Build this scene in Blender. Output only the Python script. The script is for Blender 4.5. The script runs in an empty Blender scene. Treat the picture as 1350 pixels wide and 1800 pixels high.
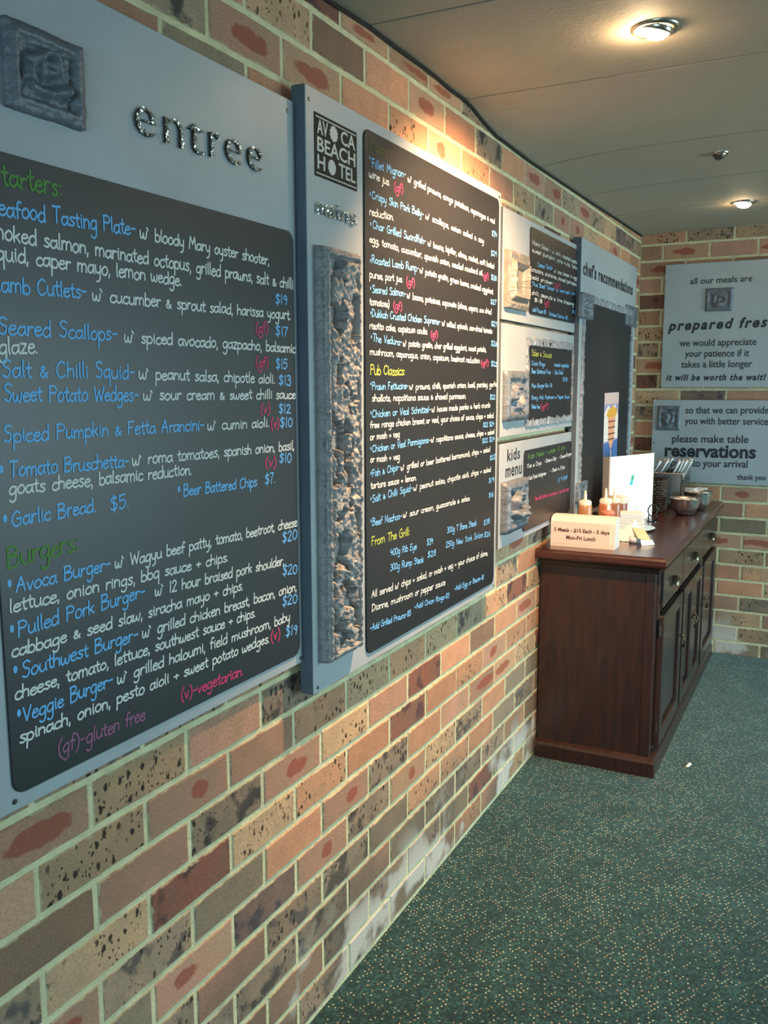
import bpy, bmesh, math, random
from math import sin, cos, pi, radians, atan2, sqrt, exp
from mathutils import Vector, Matrix, noise

# ------------------------------------------------------------------ camera
scene = bpy.context.scene
COL = scene.collection
FPX, YAW, PITCH, ROLL, CX, CZ = 1557.8, 0.4710, 0.1433, -0.0024, 1.0414, 1.528
L = 5.237          # back wall
H = 2.36           # ceiling height
W = 4.2            # right wall
YB = -2.6          # wall behind the camera
_f = Vector((-sin(YAW)*cos(PITCH), cos(YAW)*cos(PITCH), -sin(PITCH)))
_r0 = Vector((cos(YAW), sin(YAW), 0)); _u0 = _r0.cross(_f)
_r = cos(ROLL)*_r0 + sin(ROLL)*_u0; _u = -sin(ROLL)*_r0 + cos(ROLL)*_u0
cam = bpy.data.cameras.new('camera'); camo = bpy.data.objects.new('camera', cam); COL.objects.link(camo)
m = Matrix((_r, _u, -_f)).transposed().to_4x4(); m.translation = Vector((CX, 0, CZ)); camo.matrix_world = m
cam.sensor_fit = 'HORIZONTAL'; cam.sensor_width = 36; cam.lens = 36*FPX/1350
cam.clip_start = .02
scene.camera = camo

# ------------------------------------------------------------------ world and light
world = bpy.data.worlds.new('world'); scene.world = world; world.use_nodes = True
bg = world.node_tree.nodes['Background']; bg.inputs[0].default_value = (.55, .75, 1, 1); bg.inputs[1].default_value = .6

def area(name, loc, rot, sx, sy, col, power, spread=180):
    d = bpy.data.lights.new(name, 'AREA'); d.shape = 'RECTANGLE'; d.size = sx; d.size_y = sy
    d.color = col; d.energy = power; d.spread = radians(spread)
    o = bpy.data.objects.new(name, d); o.location = loc; o.rotation_euler = rot; COL.objects.link(o); return o
# daylight through the glazed openings of the right wall and of the wall behind the camera
area('window_daylight', (W-.03, 3.95, 1.15), (0, radians(60), 0), 1.7, 2.0, (.60, .92, 1), 78, 135)
area('window_daylight_behind', (1.9, YB+.03, 1.0), (radians(76), 0, 0), 2.4, 1.3, (.52, .85, 1), 40, 135)
LIGHTS = [(.60, 2.29), (.60, 4.56)]
SPOTS = [dict(aim=(0.0, 2.56, 1.30), e=200, size=112), dict(aim=(.24, 4.12, .95), e=34, size=66)]

scene.view_settings.view_transform = 'Standard'; scene.view_settings.look = 'None'
scene.view_settings.gamma = 1; scene.view_settings.use_curve_mapping = False
scene.view_settings.exposure = 0.7

# ------------------------------------------------------------------ helpers
def srgb(r, g, b, a=1):
    def f(c):
        c /= 255
        return c/12.92 if c <= .04045 else ((c+.055)/1.055)**2.4
    return (f(r), f(g), f(b), a)

MATS = {}
def mat(name, col=(128, 128, 128), rough=.6, metal=0, bump=0, bscale=60, var=0, vscale=8, spec=.5, coat=0, emit=0, trans=0, grain=None):
    if name in MATS: return MATS[name]
    m = bpy.data.materials.new(name); m.use_nodes = True; MATS[name] = m
    nt = m.node_tree; b = nt.nodes['Principled BSDF']; N = nt.nodes.new; K = nt.links.new
    c = srgb(*col)
    b.inputs['Base Color'].default_value = c
    b.inputs['Roughness'].default_value = rough; b.inputs['Metallic'].default_value = metal
    b.inputs['Specular IOR Level'].default_value = spec
    b.inputs['Coat Weight'].default_value = coat; b.inputs['Coat Roughness'].default_value = .15
    b.inputs['Transmission Weight'].default_value = trans
    if emit:
        b.inputs['Emission Color'].default_value = c; b.inputs['Emission Strength'].default_value = emit
    g = N('ShaderNodeNewGeometry')
    if var:
        n = N('ShaderNodeTexNoise'); n.inputs['Scale'].default_value = vscale; n.inputs['Detail'].default_value = 5
        if grain:
            mp = N('ShaderNodeMapping'); mp.inputs['Scale'].default_value = grain
            K(g.outputs['Position'], mp.inputs[0]); K(mp.outputs[0], n.inputs['Vector'])
        else: K(g.outputs['Position'], n.inputs['Vector'])
        mr = N('ShaderNodeMapRange'); mr.inputs[1].default_value = .3; mr.inputs[2].default_value = .7
        mr.inputs[3].default_value = 1-var; mr.inputs[4].default_value = 1+var
        K(n.outputs['Fac'], mr.inputs[0])
        mx = N('ShaderNodeVectorMath'); mx.operation = 'SCALE'; mx.inputs[0].default_value = c[:3]
        K(mr.outputs[0], mx.inputs['Scale']); K(mx.outputs[0], b.inputs['Base Color'])
    if bump:
        n = N('ShaderNodeTexNoise'); n.inputs['Scale'].default_value = bscale; n.inputs['Detail'].default_value = 4
        K(g.outputs['Position'], n.inputs['Vector'])
        bp = N('ShaderNodeBump'); bp.inputs['Strength'].default_value = bump; bp.inputs['Distance'].default_value = .004
        K(n.outputs['Fac'], bp.inputs['Height']); K(bp.outputs[0], b.inputs['Normal'])
    return m

# frames: local (u, v, w) -> world.  left wall: u = y, v = z, w = x ; back wall: u = x, v = z, w = towards the room
def TL(u, v, w): return (w, u, v)
def TB(u, v, w): return (u, L-w, v)
def TI(u, v, w): return (u, v, w)

class MB:
    """collects geometry for ONE mesh object"""
    def __init__(s, T=TI): s.v = []; s.f = []; s.T = T
    def add(s, vs, fs):
        o = len(s.v); s.v += [tuple(s.T(*p)) for p in vs]; s.f += [tuple(i+o for i in f) for f in fs]
    def box(s, a0, b0, c0, a1, b1, c1, rot=0, piv=None):
        vs = [(a, b, c) for c in (c0, c1) for b in (b0, b1) for a in (a0, a1)]
        if rot:
            px, py = piv or ((a0+a1)/2, (b0+b1)/2); cs, sn = cos(rot), sin(rot)
            vs = [(px+(x-px)*cs-(y-py)*sn, py+(x-px)*sn+(y-py)*cs, z) for x, y, z in vs]
        s.add(vs, [(0, 2, 3, 1), (4, 5, 7, 6), (0, 1, 5, 4), (2, 6, 7, 3), (0, 4, 6, 2), (1, 3, 7, 5)])
    def bevbox(s, a0, b0, c0, a1, b1, c1, e):
        """box with chamfered edges"""
        ring = []
        def rect(i, z): return [(a0+i, b0+i, z), (a1-i, b0+i, z), (a1-i, b1-i, z), (a0+i, b1-i, z)]
        def oct_(z, q):
            return [(a0+q, b0+e, z), (a0+e, b0+q, z), (a1-e, b0+q, z), (a1-q, b0+e, z), (a1-q, b1-e, z), (a1-e, b1-q, z), (a0+e, b1-q, z), (a0+q, b1-e, z)]
        s.loft([oct_(c0, e*.6), oct_(c0+e, 0), oct_(c1-e, 0), oct_(c1, e*.6)])
    def loft(s, rings, cap=True, closed=True):
        n = len(rings[0]); vs = [p for r in rings for p in r]; fs = []
        for i in range(len(rings)-1):
            for j in range(n if closed else n-1):
                k = (j+1) % n
                fs.append((i*n+j, i*n+k, (i+1)*n+k, (i+1)*n+j))
        if cap:
            fs.append(tuple(range(n-1, -1, -1))); fs.append(tuple((len(rings)-1)*n+j for j in range(n)))
        s.add(vs, fs)
    def lathe(s, prof, cx=0, cy=0, n=24, cap=False):
        s.loft([[(cx+r*cos(2*pi*j/n), cy+r*sin(2*pi*j/n), z) for j in range(n)] for r, z in prof], cap)
    def tube(s, pts, r, n=6, cap=True):
        pts = [Vector(p) for p in pts]; rings = []; up = None
        for i, p in enumerate(pts):
            t = (pts[min(i+1, len(pts)-1)]-pts[max(i-1, 0)]).normalized()
            if up is None: up = t.orthogonal().normalized()
            up = (up - t*up.dot(t)).normalized(); b = t.cross(up)
            rr = r[i] if isinstance(r, (list, tuple)) else r
            rings.append([tuple(p+rr*(cos(2*pi*j/n)*up+sin(2*pi*j/n)*b)) for j in range(n)])
        s.loft(rings, cap)
    def slab(s, outline, w0, w1, e=0):
        """outline in (u,v), extruded from w0 to w1 (front), chamfer e"""
        if e:
            cu = sum(p[0] for p in outline)/len(outline); cv = sum(p[1] for p in outline)/len(outline)
            def ins(p):
                return (p[0]-e*(1 if p[0] > cu else -1), p[1]-e*(1 if p[1] > cv else -1))
            s.loft([[(u, v, w0) for u, v in outline], [(u, v, w1-e) for u, v in outline], [(*ins(p), w1) for p in outline]])
        else: s.loft([[(u, v, w0) for u, v in outline], [(u, v, w1) for u, v in outline]])
    def build(s, name, m, parent=None, smooth=False, loc=(0, 0, 0)):
        me = bpy.data.meshes.new(name); me.from_pydata(s.v, [], s.f)
        if smooth:
            me.polygons.foreach_set('use_smooth', [True]*len(me.polygons))
        me.update()
        o = bpy.data.objects.new(name, me); COL.objects.link(o)
        for q in (m if isinstance(m, (list, tuple)) else [m]): me.materials.append(q)
        o.location = loc
        if parent: attach(o, parent)
        if smooth == 'auto': pass
        return o

def attach(o, parent):
    o.parent = parent
    if parent.type == 'EMPTY': o.matrix_parent_inverse = Matrix.Translation(parent.location).inverted()
def tag(o, label, cat, group=None, kind=None):
    o['label'] = label; o['category'] = cat
    if group: o['group'] = group
    if kind: o['kind'] = kind
    return o
def empty(name, loc=(0, 0, 0)):
    o = bpy.data.objects.new(name, None); o.location = loc; o.empty_display_size = .05; COL.objects.link(o); return o
def thing(name, label, cat, loc=(0, 0, 0), group=None): return tag(empty(name, loc), label, cat, group)
def struct(o): o['kind'] = 'structure'; return o
def rrect(u0, v0, u1, v1, r, n=5):
    pts = []
    for (cu, cv, a) in ((u1-r, v1-r, 0), (u0+r, v1-r, 90), (u0+r, v0+r, 180), (u1-r, v0+r, 270)):
        for i in range(n+1):
            t = radians(a+90*i/n); pts.append((cu+r*cos(t), cv+r*sin(t)))
    return pts
rng = random.Random(7)

# ------------------------------------------------------------------ brick materials
def brickmat(name, c1, c2, spots=0, spotcol=(38, 32, 28), blotch=None, patch=None, burn=0):
    m = bpy.data.materials.new(name); m.use_nodes = True; nt = m.node_tree
    b = nt.nodes['Principled BSDF']; N = nt.nodes.new; K = nt.links.new
    b.inputs['Roughness'].default_value = .85; b.inputs['Specular IOR Level'].default_value = .25
    uv = N('ShaderNodeUVMap'); uv.uv_map = 'UVMap'
    oi = N('ShaderNodeObjectInfo')
    fl = N('ShaderNodeVectorMath'); fl.operation = 'FLOOR'; K(uv.outputs[0], fl.inputs[0])
    fr = N('ShaderNodeVectorMath'); fr.operation = 'FRACTION'; K(uv.outputs[0], fr.inputs[0])
    # id vector = floor(uv)*3.7 + random*91
    r91 = N('ShaderNodeMath'); r91.operation = 'MULTIPLY'; r91.inputs[1].default_value = 91; K(oi.outputs['Random'], r91.inputs[0])
    idv = N('ShaderNodeVectorMath'); idv.operation = 'MULTIPLY_ADD'; idv.inputs[1].default_value = (3.7, 5.3, 1); K(fl.outputs[0], idv.inputs[0])
    K(r91.outputs[0], idv.inputs[2])
    sc = N('ShaderNodeVectorMath'); sc.operation = 'MULTIPLY'; sc.inputs[1].default_value = (.23, .078, 1); K(fr.outputs[0], sc.inputs[0])
    co = N('ShaderNodeVectorMath'); co.operation = 'ADD'; K(sc.outputs[0], co.inputs[0]); K(idv.outputs[0], co.inputs[1])
    wn = N('ShaderNodeTexWhiteNoise'); wn.noise_dimensions = '3D'; K(idv.outputs[0], wn.inputs['Vector'])
    def noise_(scale, detail=4, vec=co):
        n = N('ShaderNodeTexNoise'); n.inputs['Scale'].default_value = scale; n.inputs['Detail'].default_value = detail
        K(vec.outputs[0], n.inputs['Vector']); return n.outputs['Fac']
    def ramp(x, a, c_, lo=0, hi=1):
        r = N('ShaderNodeMapRange'); r.interpolation_type = 'SMOOTHSTEP'
        for i, v in zip((1, 2, 3, 4), (a, c_, lo, hi)): r.inputs[i].default_value = v
        K(x, r.inputs[0]); return r.outputs[0]
    def mix(fac, A, B):
        x = N('ShaderNodeMix'); x.data_type = 'RGBA'; K(fac, x.inputs[0])
        for sock, v in ((6, A), (7, B)):
            if isinstance(v, tuple): x.inputs[sock].default_value = v
            else: K(v, x.inputs[sock])
        return x.outputs[2]
    def math_(op, a, b_):
        x = N('ShaderNodeMath'); x.operation = op
        for i, v in enumerate((a, b_)):
            if isinstance(v, (int, float)): x.inputs[i].default_value = v
            else: K(v, x.inputs[i])
        return x.outputs[0]
    col = mix(ramp(noise_(14), .35, .65), srgb(*c1), srgb(*c2))
    fine = ramp(noise_(260, 3), .3, .75, .82, 1.1)
    tone = math_('MULTIPLY', fine, ramp(wn.outputs['Value'], 0, 1, .80, 1.18))
    sv = N('ShaderNodeVectorMath'); sv.operation = 'SCALE'; K(col, sv.inputs[0]); K(tone, sv.inputs['Scale']); col = sv.outputs[0]
    if blotch:      # one long burnt ellipse in the middle of the face
        sp = N('ShaderNodeSeparateXYZ'); K(fr.outputs[0], sp.inputs[0])
        sh = math_('MULTIPLY', math_('SUBTRACT', wn.outputs['Value'], .5), .35)
        wc = N('ShaderNodeSeparateColor'); K(wn.outputs['Color'], wc.inputs[0])
        du = math_('DIVIDE', math_('SUBTRACT', math_('ADD', sp.outputs[0], sh), .5), ramp(wc.outputs[1], 0, 1, .10, .36))
        dv = math_('DIVIDE', math_('SUBTRACT', sp.outputs[1], .5), .24)
        d = math_('ADD', math_('POWER', math_('ABSOLUTE', du, 0), 2.4), math_('POWER', math_('ABSOLUTE', dv, 0), 2.4))
        d = math_('ADD', d, math_('MULTIPLY', math_('SUBTRACT', noise_(26), .5), 3.2))
        col = mix(ramp(d, .6, 1.25, .72, 0), col, srgb(*blotch))
    if patch:
        col = mix(ramp(noise_(17, 6), .52, .62, 0, .85), col, srgb(*patch))
    if spots:
        cd = N('ShaderNodeVectorMath'); cd.operation = 'ADD'
        wob = N('ShaderNodeTexNoise'); wob.inputs['Scale'].default_value = 90; K(co.outputs[0], wob.inputs['Vector'])
        ws = N('ShaderNodeVectorMath'); ws.operation = 'SCALE'; ws.inputs['Scale'].default_value = .012; K(wob.outputs['Color'], ws.inputs[0])
        K(co.outputs[0], cd.inputs[0]); K(ws.outputs[0], cd.inputs[1])
        for sc_, rad, dens in ((44, .25, spots*.62), (95, .24, spots*.42)):
            v = N('ShaderNodeTexVoronoi'); v.voronoi_dimensions = '2D'; v.inputs['Scale'].default_value = sc_; mpv = N('ShaderNodeMapping'); mpv.inputs['Scale'].default_value = (1.35, .8, 1); K(cd.outputs[0], mpv.inputs[0]); K(mpv.outputs[0], v.inputs['Vector'])
            sx = N('ShaderNodeSeparateColor'); K(v.outputs['Color'], sx.inputs[0])
            on = math_('MULTIPLY', ramp(v.outputs['Distance'], rad*.75, rad*1.25, 1, 0), math_('LESS_THAN', sx.outputs[0], dens))
            clus = ramp(noise_(9, 2), .40, .54, 0, .93)
            col = mix(math_('MULTIPLY', on, clus), col, srgb(*spotcol))
    se = N('ShaderNodeSeparateXYZ'); K(fr.outputs[0], se.inputs[0])
    eu = math_('SUBTRACT', .5, math_('ABSOLUTE', math_('SUBTRACT', se.outputs[0], .5), 0)); ev = math_('SUBTRACT', .5, math_('ABSOLUTE', math_('SUBTRACT', se.outputs[1], .5), 0))
    ed = math_('MINIMUM', math_('MULTIPLY', eu, .23), math_('MULTIPLY', ev, .078))
    ed = math_('ADD', ed, math_('MULTIPLY', math_('SUBTRACT', noise_(38, 5), .5), .016))
    col = mix(ramp(ed, -.0005, .0028, .75, 0), col, srgb(186, 176, 140))
    # efflorescence and grime near the floor: a stain on the wall itself
    g = N('ShaderNodeNewGeometry'); sz = N('ShaderNodeSeparateXYZ'); K(g.outputs['Position'], sz.inputs[0])
    low = ramp(sz.outputs['Z'], .08, .30, 1, 0)
    n1 = N('ShaderNodeTexNoise'); n1.inputs['Scale'].default_value = 5.2; n1.inputs['Detail'].default_value = 5; K(g.outputs['Position'], n1.inputs['Vector'])
    n2 = N('ShaderNodeTexNoise'); n2.inputs['Scale'].default_value = 2.6; n2.inputs['Detail'].default_value = 5; K(g.outputs['Position'], n2.inputs['Vector'])
    col = mix(math_('MULTIPLY', ramp(sz.outputs['Z'], .22, .42, 1, 0), ramp(n2.outputs['Fac'], .40, .56, .15, .62)), col, srgb(92, 86, 76))
    col = mix(math_('MULTIPLY', low, ramp(n1.outputs['Fac'], .50, .60, 0, .8)), col, srgb(196, 192, 182))
    K(col, b.inputs['Base Color'])
    bp = N('ShaderNodeBump'); bp.inputs['Strength'].default_value = .5; bp.inputs['Distance'].default_value = .0025
    K(noise_(130, 5), bp.inputs['Height']); K(bp.outputs[0], b.inputs['Normal'])
    return m
BM = dict(
    pink=brickmat('brick_pink', (176, 131, 108), (163, 126, 101)),
    pinkblotch=brickmat('brick_pink_blotched', (179, 134, 110), (169, 135, 109), blotch=(140, 62, 46)),
    blotch=brickmat('brick_tan_blotched', (183, 142, 111), (174, 140, 110), blotch=(140, 62, 46)),
    tanspot=brickmat('brick_tan_spotted', (188, 153, 116), (174, 143, 111), spots=.62),
    orangespot=brickmat('brick_orange_spotted', (197, 144, 108), (179, 139, 107), spots=.5),
    greyspot=brickmat('brick_grey_spotted', (148, 127, 104), (162, 134, 109), spots=.6, patch=(83, 78, 74)),
    greydark=brickmat('brick_grey_burnt', (135, 119, 99), (154, 131, 108), spots=.45, patch=(55, 52, 52)),
    grey=brickmat('brick_grey', (145, 128, 104), (137, 119, 98)),
    brown=brickmat('brick_brown', (148, 116, 93), (138, 111, 90)),
    orange=brickmat('brick_orange', (197, 142, 107), (185, 134, 104)),
    darkred=brickmat('brick_dark_red', (134, 84, 68), (120, 87, 72), patch=(79, 58, 58)),
    purple=brickmat('brick_purple', (129, 103, 90), (116, 96, 86), patch=(69, 65, 69)),
)
KEYS = list(BM)
WEIGHT = dict(pink=13, pinkblotch=10, blotch=9, tanspot=17, orangespot=11, greyspot=7, greydark=5, grey=4, brown=9, orange=11, darkred=4, purple=2)
BAG = [k for k in KEYS for _ in range(WEIGHT[k])]
mortar = mat('mortar', (208, 200, 160), .95, bump=.9, bscale=180, var=.14, vscale=20, spec=.15)

def brick_verts(u0, u1, v0, v1, w0, w1, seed):
    """a pressed brick face with a soft arris and a slightly wandering edge"""
    r = random.Random(seed); n = 6; e = .0028
    def edge(pts): return pts
    outer = []
    for i in range(n+1): outer.append((u0+(u1-u0)*i/n, v0+r.uniform(-.0011, .0011)))
    for i in range(n+1): outer.append((u1-(u1-u0)*i/n, v1+r.uniform(-.0011, .0011)))
    cu, cv = (u0+u1)/2, (v0+v1)/2; hu, hv = (u1-u0)/2, (v1-v0)/2
    inner = [(cu+(u-cu)*(hu-e)/hu, cv+(v-cv)*(hv-e)/hv) for u, v in outer]
    vs = [(u, v, w0) for u, v in outer]+[(u, v, w1-e*.8) for u, v in outer]+[(u, v, w1+r.uniform(-.0003, .0003)) for u, v in inner]
    k = len(outer); fs = []
    for a in (0, 1):
        for j in range(k): fs.append((a*k+j, a*k+(j+1) % k, (a+1)*k+(j+1) % k, (a+1)*k+j))
    for i in range(n): fs.append((2*k+i, 2*k+i+1, 2*k+2*n-i, 2*k+2*n+1-i))
    return vs, fs
def uvset(me, uvs):
    lay = me.uv_layers.new(name='UVMap')
    for l in me.loops: lay.data[l.index].uv = uvs[l.vertex_index]

PROTO = {}
def proto(T, key, seed):
    k = (T.__name__, key, seed)
    if k not in PROTO:
        vs, fs = brick_verts(-.115, .115, -.0392, .0392, -.022, 0, seed)
        me = bpy.data.meshes.new('brick'); ox = T(0, 0, 0)
        me.from_pydata([tuple(Vector(T(*p))-Vector(ox)) for p in vs], [], fs)
        uvset(me, [(min(.999, max(.001, (p[0]+.115)/.23)), min(.999, max(.001, (p[1]+.0392)/.0784))) for p in vs])
        me.materials.append(BM[key]); PROTO[k] = me
    return PROTO[k]

def brickwork(wall, T, rows, want, limit=300):
    """rows: list of (k, v0, v1, [(u0,u1,key)...]); want(u,v) ranks which bricks become objects of their own"""
    cand = []
    for k, v0, v1, row in rows:
        for u0, u1, key, idx in row:
            cand.append((want((u0+u1)/2, (v0+v1)/2, u0, u1, v0, v1), u0, u1, v0, v1, key, idx, k))
    single = sorted([c for c in cand if c[0] is not None], key=lambda c: c[0])[:limit]
    ids = set(id(c) for c in single)
    for c in single:
        _, u0, u1, v0, v1, key, idx, k = c
        me = proto(T, key, (idx*7+k*3) % 4)
        o = bpy.data.objects.new('brick', me); COL.objects.link(o)
        o.location = T((u0+u1)/2, (v0+v1)/2, rng.uniform(-.0008, .0012))
        su, sv = (u1-u0)/.23, (v1-v0)/.0784
        sx = Vector(T(1, 0, 0))-Vector(T(0, 0, 0)); sz_ = Vector(T(0, 1, 0))-Vector(T(0, 0, 0))
        o.scale = tuple(abs(sx[i])*su+abs(sz_[i])*sv+(1-abs(sx[i])-abs(sz_[i])) for i in range(3))
        o.rotation_euler = tuple(rng.uniform(-.0015, .0015) for _ in range(3))
        o.parent = wall
    vs, fs, uvs, mi = [], [], [], []
    for c in cand:
        if id(c) in ids: continue
        _, u0, u1, v0, v1, key, idx, k = c
        a, b = brick_verts(u0, u1, v0, v1, -.022, 0, idx*31+k)
        o = len(vs); vs += [T(*p) for p in a]; fs += [tuple(i+o for i in f) for f in b]; mi += [KEYS.index(key)]*len(b)
        uvs += [(idx+20+min(.999, max(.001, (p[0]-u0)/(u1-u0))), k+min(.999, max(.001, (p[1]-v0)/(v1-v0)))) for p in a]
    if vs:
        me = bpy.data.meshes.new('distant_bricks'); me.from_pydata(vs, [], fs); uvset(me, uvs)
        for q in KEYS: me.materials.append(BM[q])
        me.polygons.foreach_set('material_index', mi)
        o = bpy.data.objects.new('brick_field', me); COL.objects.link(o); o['kind'] = 'stuff'; o.parent = wall

# ------------------------------------------------------------------ room shell
def simple(name, T, u0, v0, u1, v1, w0, w1, m):
    b = MB(T); b.box(u0, v0, w0, u1, v1, w1); return struct(b.build(name, m))
CH = .0886
BOARDS = [(.80, .92, 1.61, 2.095), (1.611, .845, 2.783, 2.128), (2.851, 1.74, 3.767, 2.10), (2.851, 1.348, 3.767, 1.729), (2.851, .963, 3.767, 1.324), (3.767, .95, 4.90, 2.13)]
wall_left = simple('wall_left', TL, YB, 0, L+.2, H+.05, -.15, -.0028, mortar)
OVER = {(9, -1): 'pinkblotch', (9, 0): 'tanspot', (9, 1): 'pink', (9, 2): 'greydark', (8, -1): 'blotch', (8, 0): 'tanspot', (8, 1): 'pinkblotch', (8, 2): 'pink', (8, 3): 'orangespot',
        (7, -1): 'brown', (7, 0): 'pink', (7, 1): 'greydark', (7, 2): 'pinkblotch', (7, 3): 'tanspot', (6, -1): 'greyspot', (6, 0): 'tanspot', (6, 1): 'darkred', (6, 2): 'tanspot', (6, 3): 'orangespot',
        (5, -1): 'pinkblotch', (5, 0): 'greyspot', (5, 1): 'grey', (5, 2): 'orange', (5, 3): 'pinkblotch', (4, 0): 'grey', (4, 1): 'pinkblotch', (4, 2): 'purple', (4, 3): 'pinkblotch',
        (3, 1): 'pink', (3, 2): 'greyspot', (3, 3): 'greydark', (3, 4): 'grey', (2, 2): 'greydark', (2, 3): 'greydark', (2, 4): 'brown', (1, 3): 'greydark', (1, 4): 'greyspot',
        (8, 4): 'tanspot', (8, 5): 'orangespot', (7, 4): 'pink', (7, 5): 'darkred', (7, 6): 'orange', (6, 4): 'orange', (6, 5): 'darkred', (6, 6): 'orange', (9, 3): 'orange', (9, 4): 'blotch', (9, 5): 'orange', (9, 6): 'blotch', (9, 7): 'tanspot',
        (24, 4): 'orange', (24, 5): 'orangespot', (24, 6): 'blotch', (24, 3): 'blotch', (25, 4): 'orange', (25, 5): 'blotch', (25, 6): 'orange', (25, 7): 'greydark', (24, 7): 'orangespot', (25, 3): 'brown', (24, 2): 'pinkblotch', (24, 1): 'greydark'}
rr = random.Random(11); rows = []
for k in range(-1, 27):
    v0 = .009+k*CH+.006; v1 = v0+CH-.012
    v0 = max(v0, .0); v1 = min(v1, H-.002)
    if v1-v0 < .012: continue
    y0 = .9944 if k % 2 else .8789; row = []
    for n in range(-9, 20):
        u0 = y0+.24*n+.0055; u1 = u0+.229
        if u0 < -1.3: continue
        u1 = min(u1, L-.002)
        if u1-u0 < .02: continue
        key = OVER.get((k, n)) or rr.choice(BAG)
        if (k, n) not in OVER and k <= 4 and rr.random() < .55: key = rr.choice(['grey', 'greyspot', 'greydark', 'brown'])
        row.append((u0, u1, key, n+12))
    rows.append((k+2, v0, v1, row))
def want_left(u, v, u0, u1, v0, v1):
    if u < .62: return None
    for b in BOARDS:
        if u0 > b[0]-.01 and u1 < b[2]+.01 and v0 > b[1]-.01 and v1 < b[3]+.01: return None
    if BOARDS[2][0]-.02 < u0 and u1 < 4.92 and .97 < v0 and v1 < 2.1 and not (1.31 < v < 1.36 or 1.715 < v < 1.76): return None
    if u0 > 3.44 and v1 < .87: return None
    vis_lo = .75+max(0, 0)
    return (u-CX)**2*.0+u*u+(v-1.2)**2+1
brickwork(wall_left, TL, rows, want_left)

wall_back = simple('wall_back', TB, -.15, 0, W+.1, H+.05, -.15, -.0028, mortar)
rows = []
for k in range(0, 28):
    v0 = -.012+k*CH+.0058; v1 = v0+CH-.0116
    v0 = max(v0, 0); v1 = min(v1, H-.002)
    if v1-v0 < .012: continue
    x0 = (.4905 if k % 2 == 0 else .614); row = []
    for n in range(-3, 16):
        u0 = x0+.2465*n+.0055; u1 = u0+.2355
        u0 = max(u0, .003); u1 = min(u1, W)
        if u1-u0 < .02: continue
        key = rr.choice(BAG)
        if k < 1: key = 'grey'
        row.append((u0, u1, key, n+40))
    rows.append((k, v0, v1, row))
def want_back(u, v, u0, u1, v0, v1):
    if u > 1.0: return None
    if u1 < .48 and v1 < .86: return None
    if (v0 > 1.5 and v1 < 2.18 and u0 > .14 and u1 < .70) or (v0 > .97 and v1 < 1.44 and u0 > .10 and u1 < .74): return None
    return u
brickwork(wall_back, TB, rows, want_back)

plaster = mat('plaster', (176, 170, 158), .9, bump=.2, var=.04)
wb = MB(); wb.box(-.15, YB-.15, 0, W+.1, YB, .55); wb.box(-.15, YB-.15, 2.05, W+.1, YB, H); wb.box(-.15, YB-.15, .55, .6, YB, 2.05); wb.box(3.2, YB-.15, .55, W+.1, YB, 2.05)
struct(wb.build('wall_behind', plaster))
wr = MB(); wr.box(W, YB, 0, W+.15, 1.7, H); wr.box(W, 5.0, 0, W+.15, L+.15, H); wr.box(W, 1.7, 2.12, W+.15, 5.0, H); wr.box(W, 1.7, 0, W+.15, 5.0, .1)
struct(wr.build('wall_right', plaster))
glass = mat('window_glass', (230, 240, 240), .02, trans=1)
frame_m = mat('window_frame_paint', (70, 74, 76), .4)
def window(name, T, us, v0, v1, w):
    f = MB(T)
    for u in us: f.box(u-.025, v0, w-.03, u+.025, v1, w+.03)
    f.box(us[0], v0, w-.03, us[-1], v0+.05, w+.03); f.box(us[0], v1-.05, w-.03, us[-1], v1, w+.03)
    return struct(f.build(name, frame_m))
window('window_1', lambda u, v, w: (W+.08+w, u, v), [1.72, 2.8, 3.9, 4.98], .1, 2.12, 0)
window('window_2', lambda u, v, w: (u, YB-.08+w, v), [.62, 1.9, 3.18], .55, 2.05, 0)

# floor: carpet with a regular dot weave
cm = bpy.data.materials.new('carpet'); cm.use_nodes = True; nt = cm.node_tree; N = nt.nodes.new; K = nt.links.new
b = nt.nodes['Principled BSDF']; b.inputs['Roughness'].default_value = .95; b.inputs['Specular IOR Level'].default_value = .1
b.inputs['Sheen Weight'].default_value = .25; b.inputs['Sheen Roughness'].default_value = .5; b.inputs['Sheen Tint'].default_value = (.7, .9, .85, 1)
g = N('ShaderNodeNewGeometry')
def cnoise(scale, detail=3):
    n = N('ShaderNodeTexNoise'); n.inputs['Scale'].default_value = scale; n.inputs['Detail'].default_value = detail; K(g.outputs['Position'], n.inputs['Vector']); return n.outputs['Fac']
def cramp(x, a, c, lo=0, hi=1):
    r = N('ShaderNodeMapRange'); r.inputs[1].default_value = a; r.inputs[2].default_value = c; r.inputs[3].default_value = lo; r.inputs[4].default_value = hi; K(x, r.inputs[0]); return r.outputs[0]
def cmix(fac, A, B):
    x = N('ShaderNodeMix'); x.data_type = 'RGBA'; K(fac, x.inputs[0])
    for sock, v in ((6, A), (7, B)):
        if isinstance(v, tuple): x.inputs[sock].default_value = v
        else: K(v, x.inputs[sock])
    return x.outputs[2]
def cmath(op, a, b_):
    x = N('ShaderNodeMath'); x.operation = op
    for i, v in enumerate((a, b_)):
        if isinstance(v, (int, float)): x.inputs[i].default_value = v
        else: K(v, x.inputs[i])
    return x.outputs[0]
def cvor(scale, rand, rot=0):
    mp = N('ShaderNodeMapping'); mp.inputs['Rotation'].default_value = (0, 0, rot); K(g.outputs['Position'], mp.inputs[0])
    v = N('ShaderNodeTexVoronoi'); v.voronoi_dimensions = '2D'; v.inputs['Scale'].default_value = scale; v.inputs['Randomness'].default_value = rand; K(mp.outputs[0], v.inputs['Vector']); return v
col = cmix(cramp(cnoise(150, 2), .42, .58), srgb(22, 48, 50), srgb(48, 84, 82))
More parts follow.
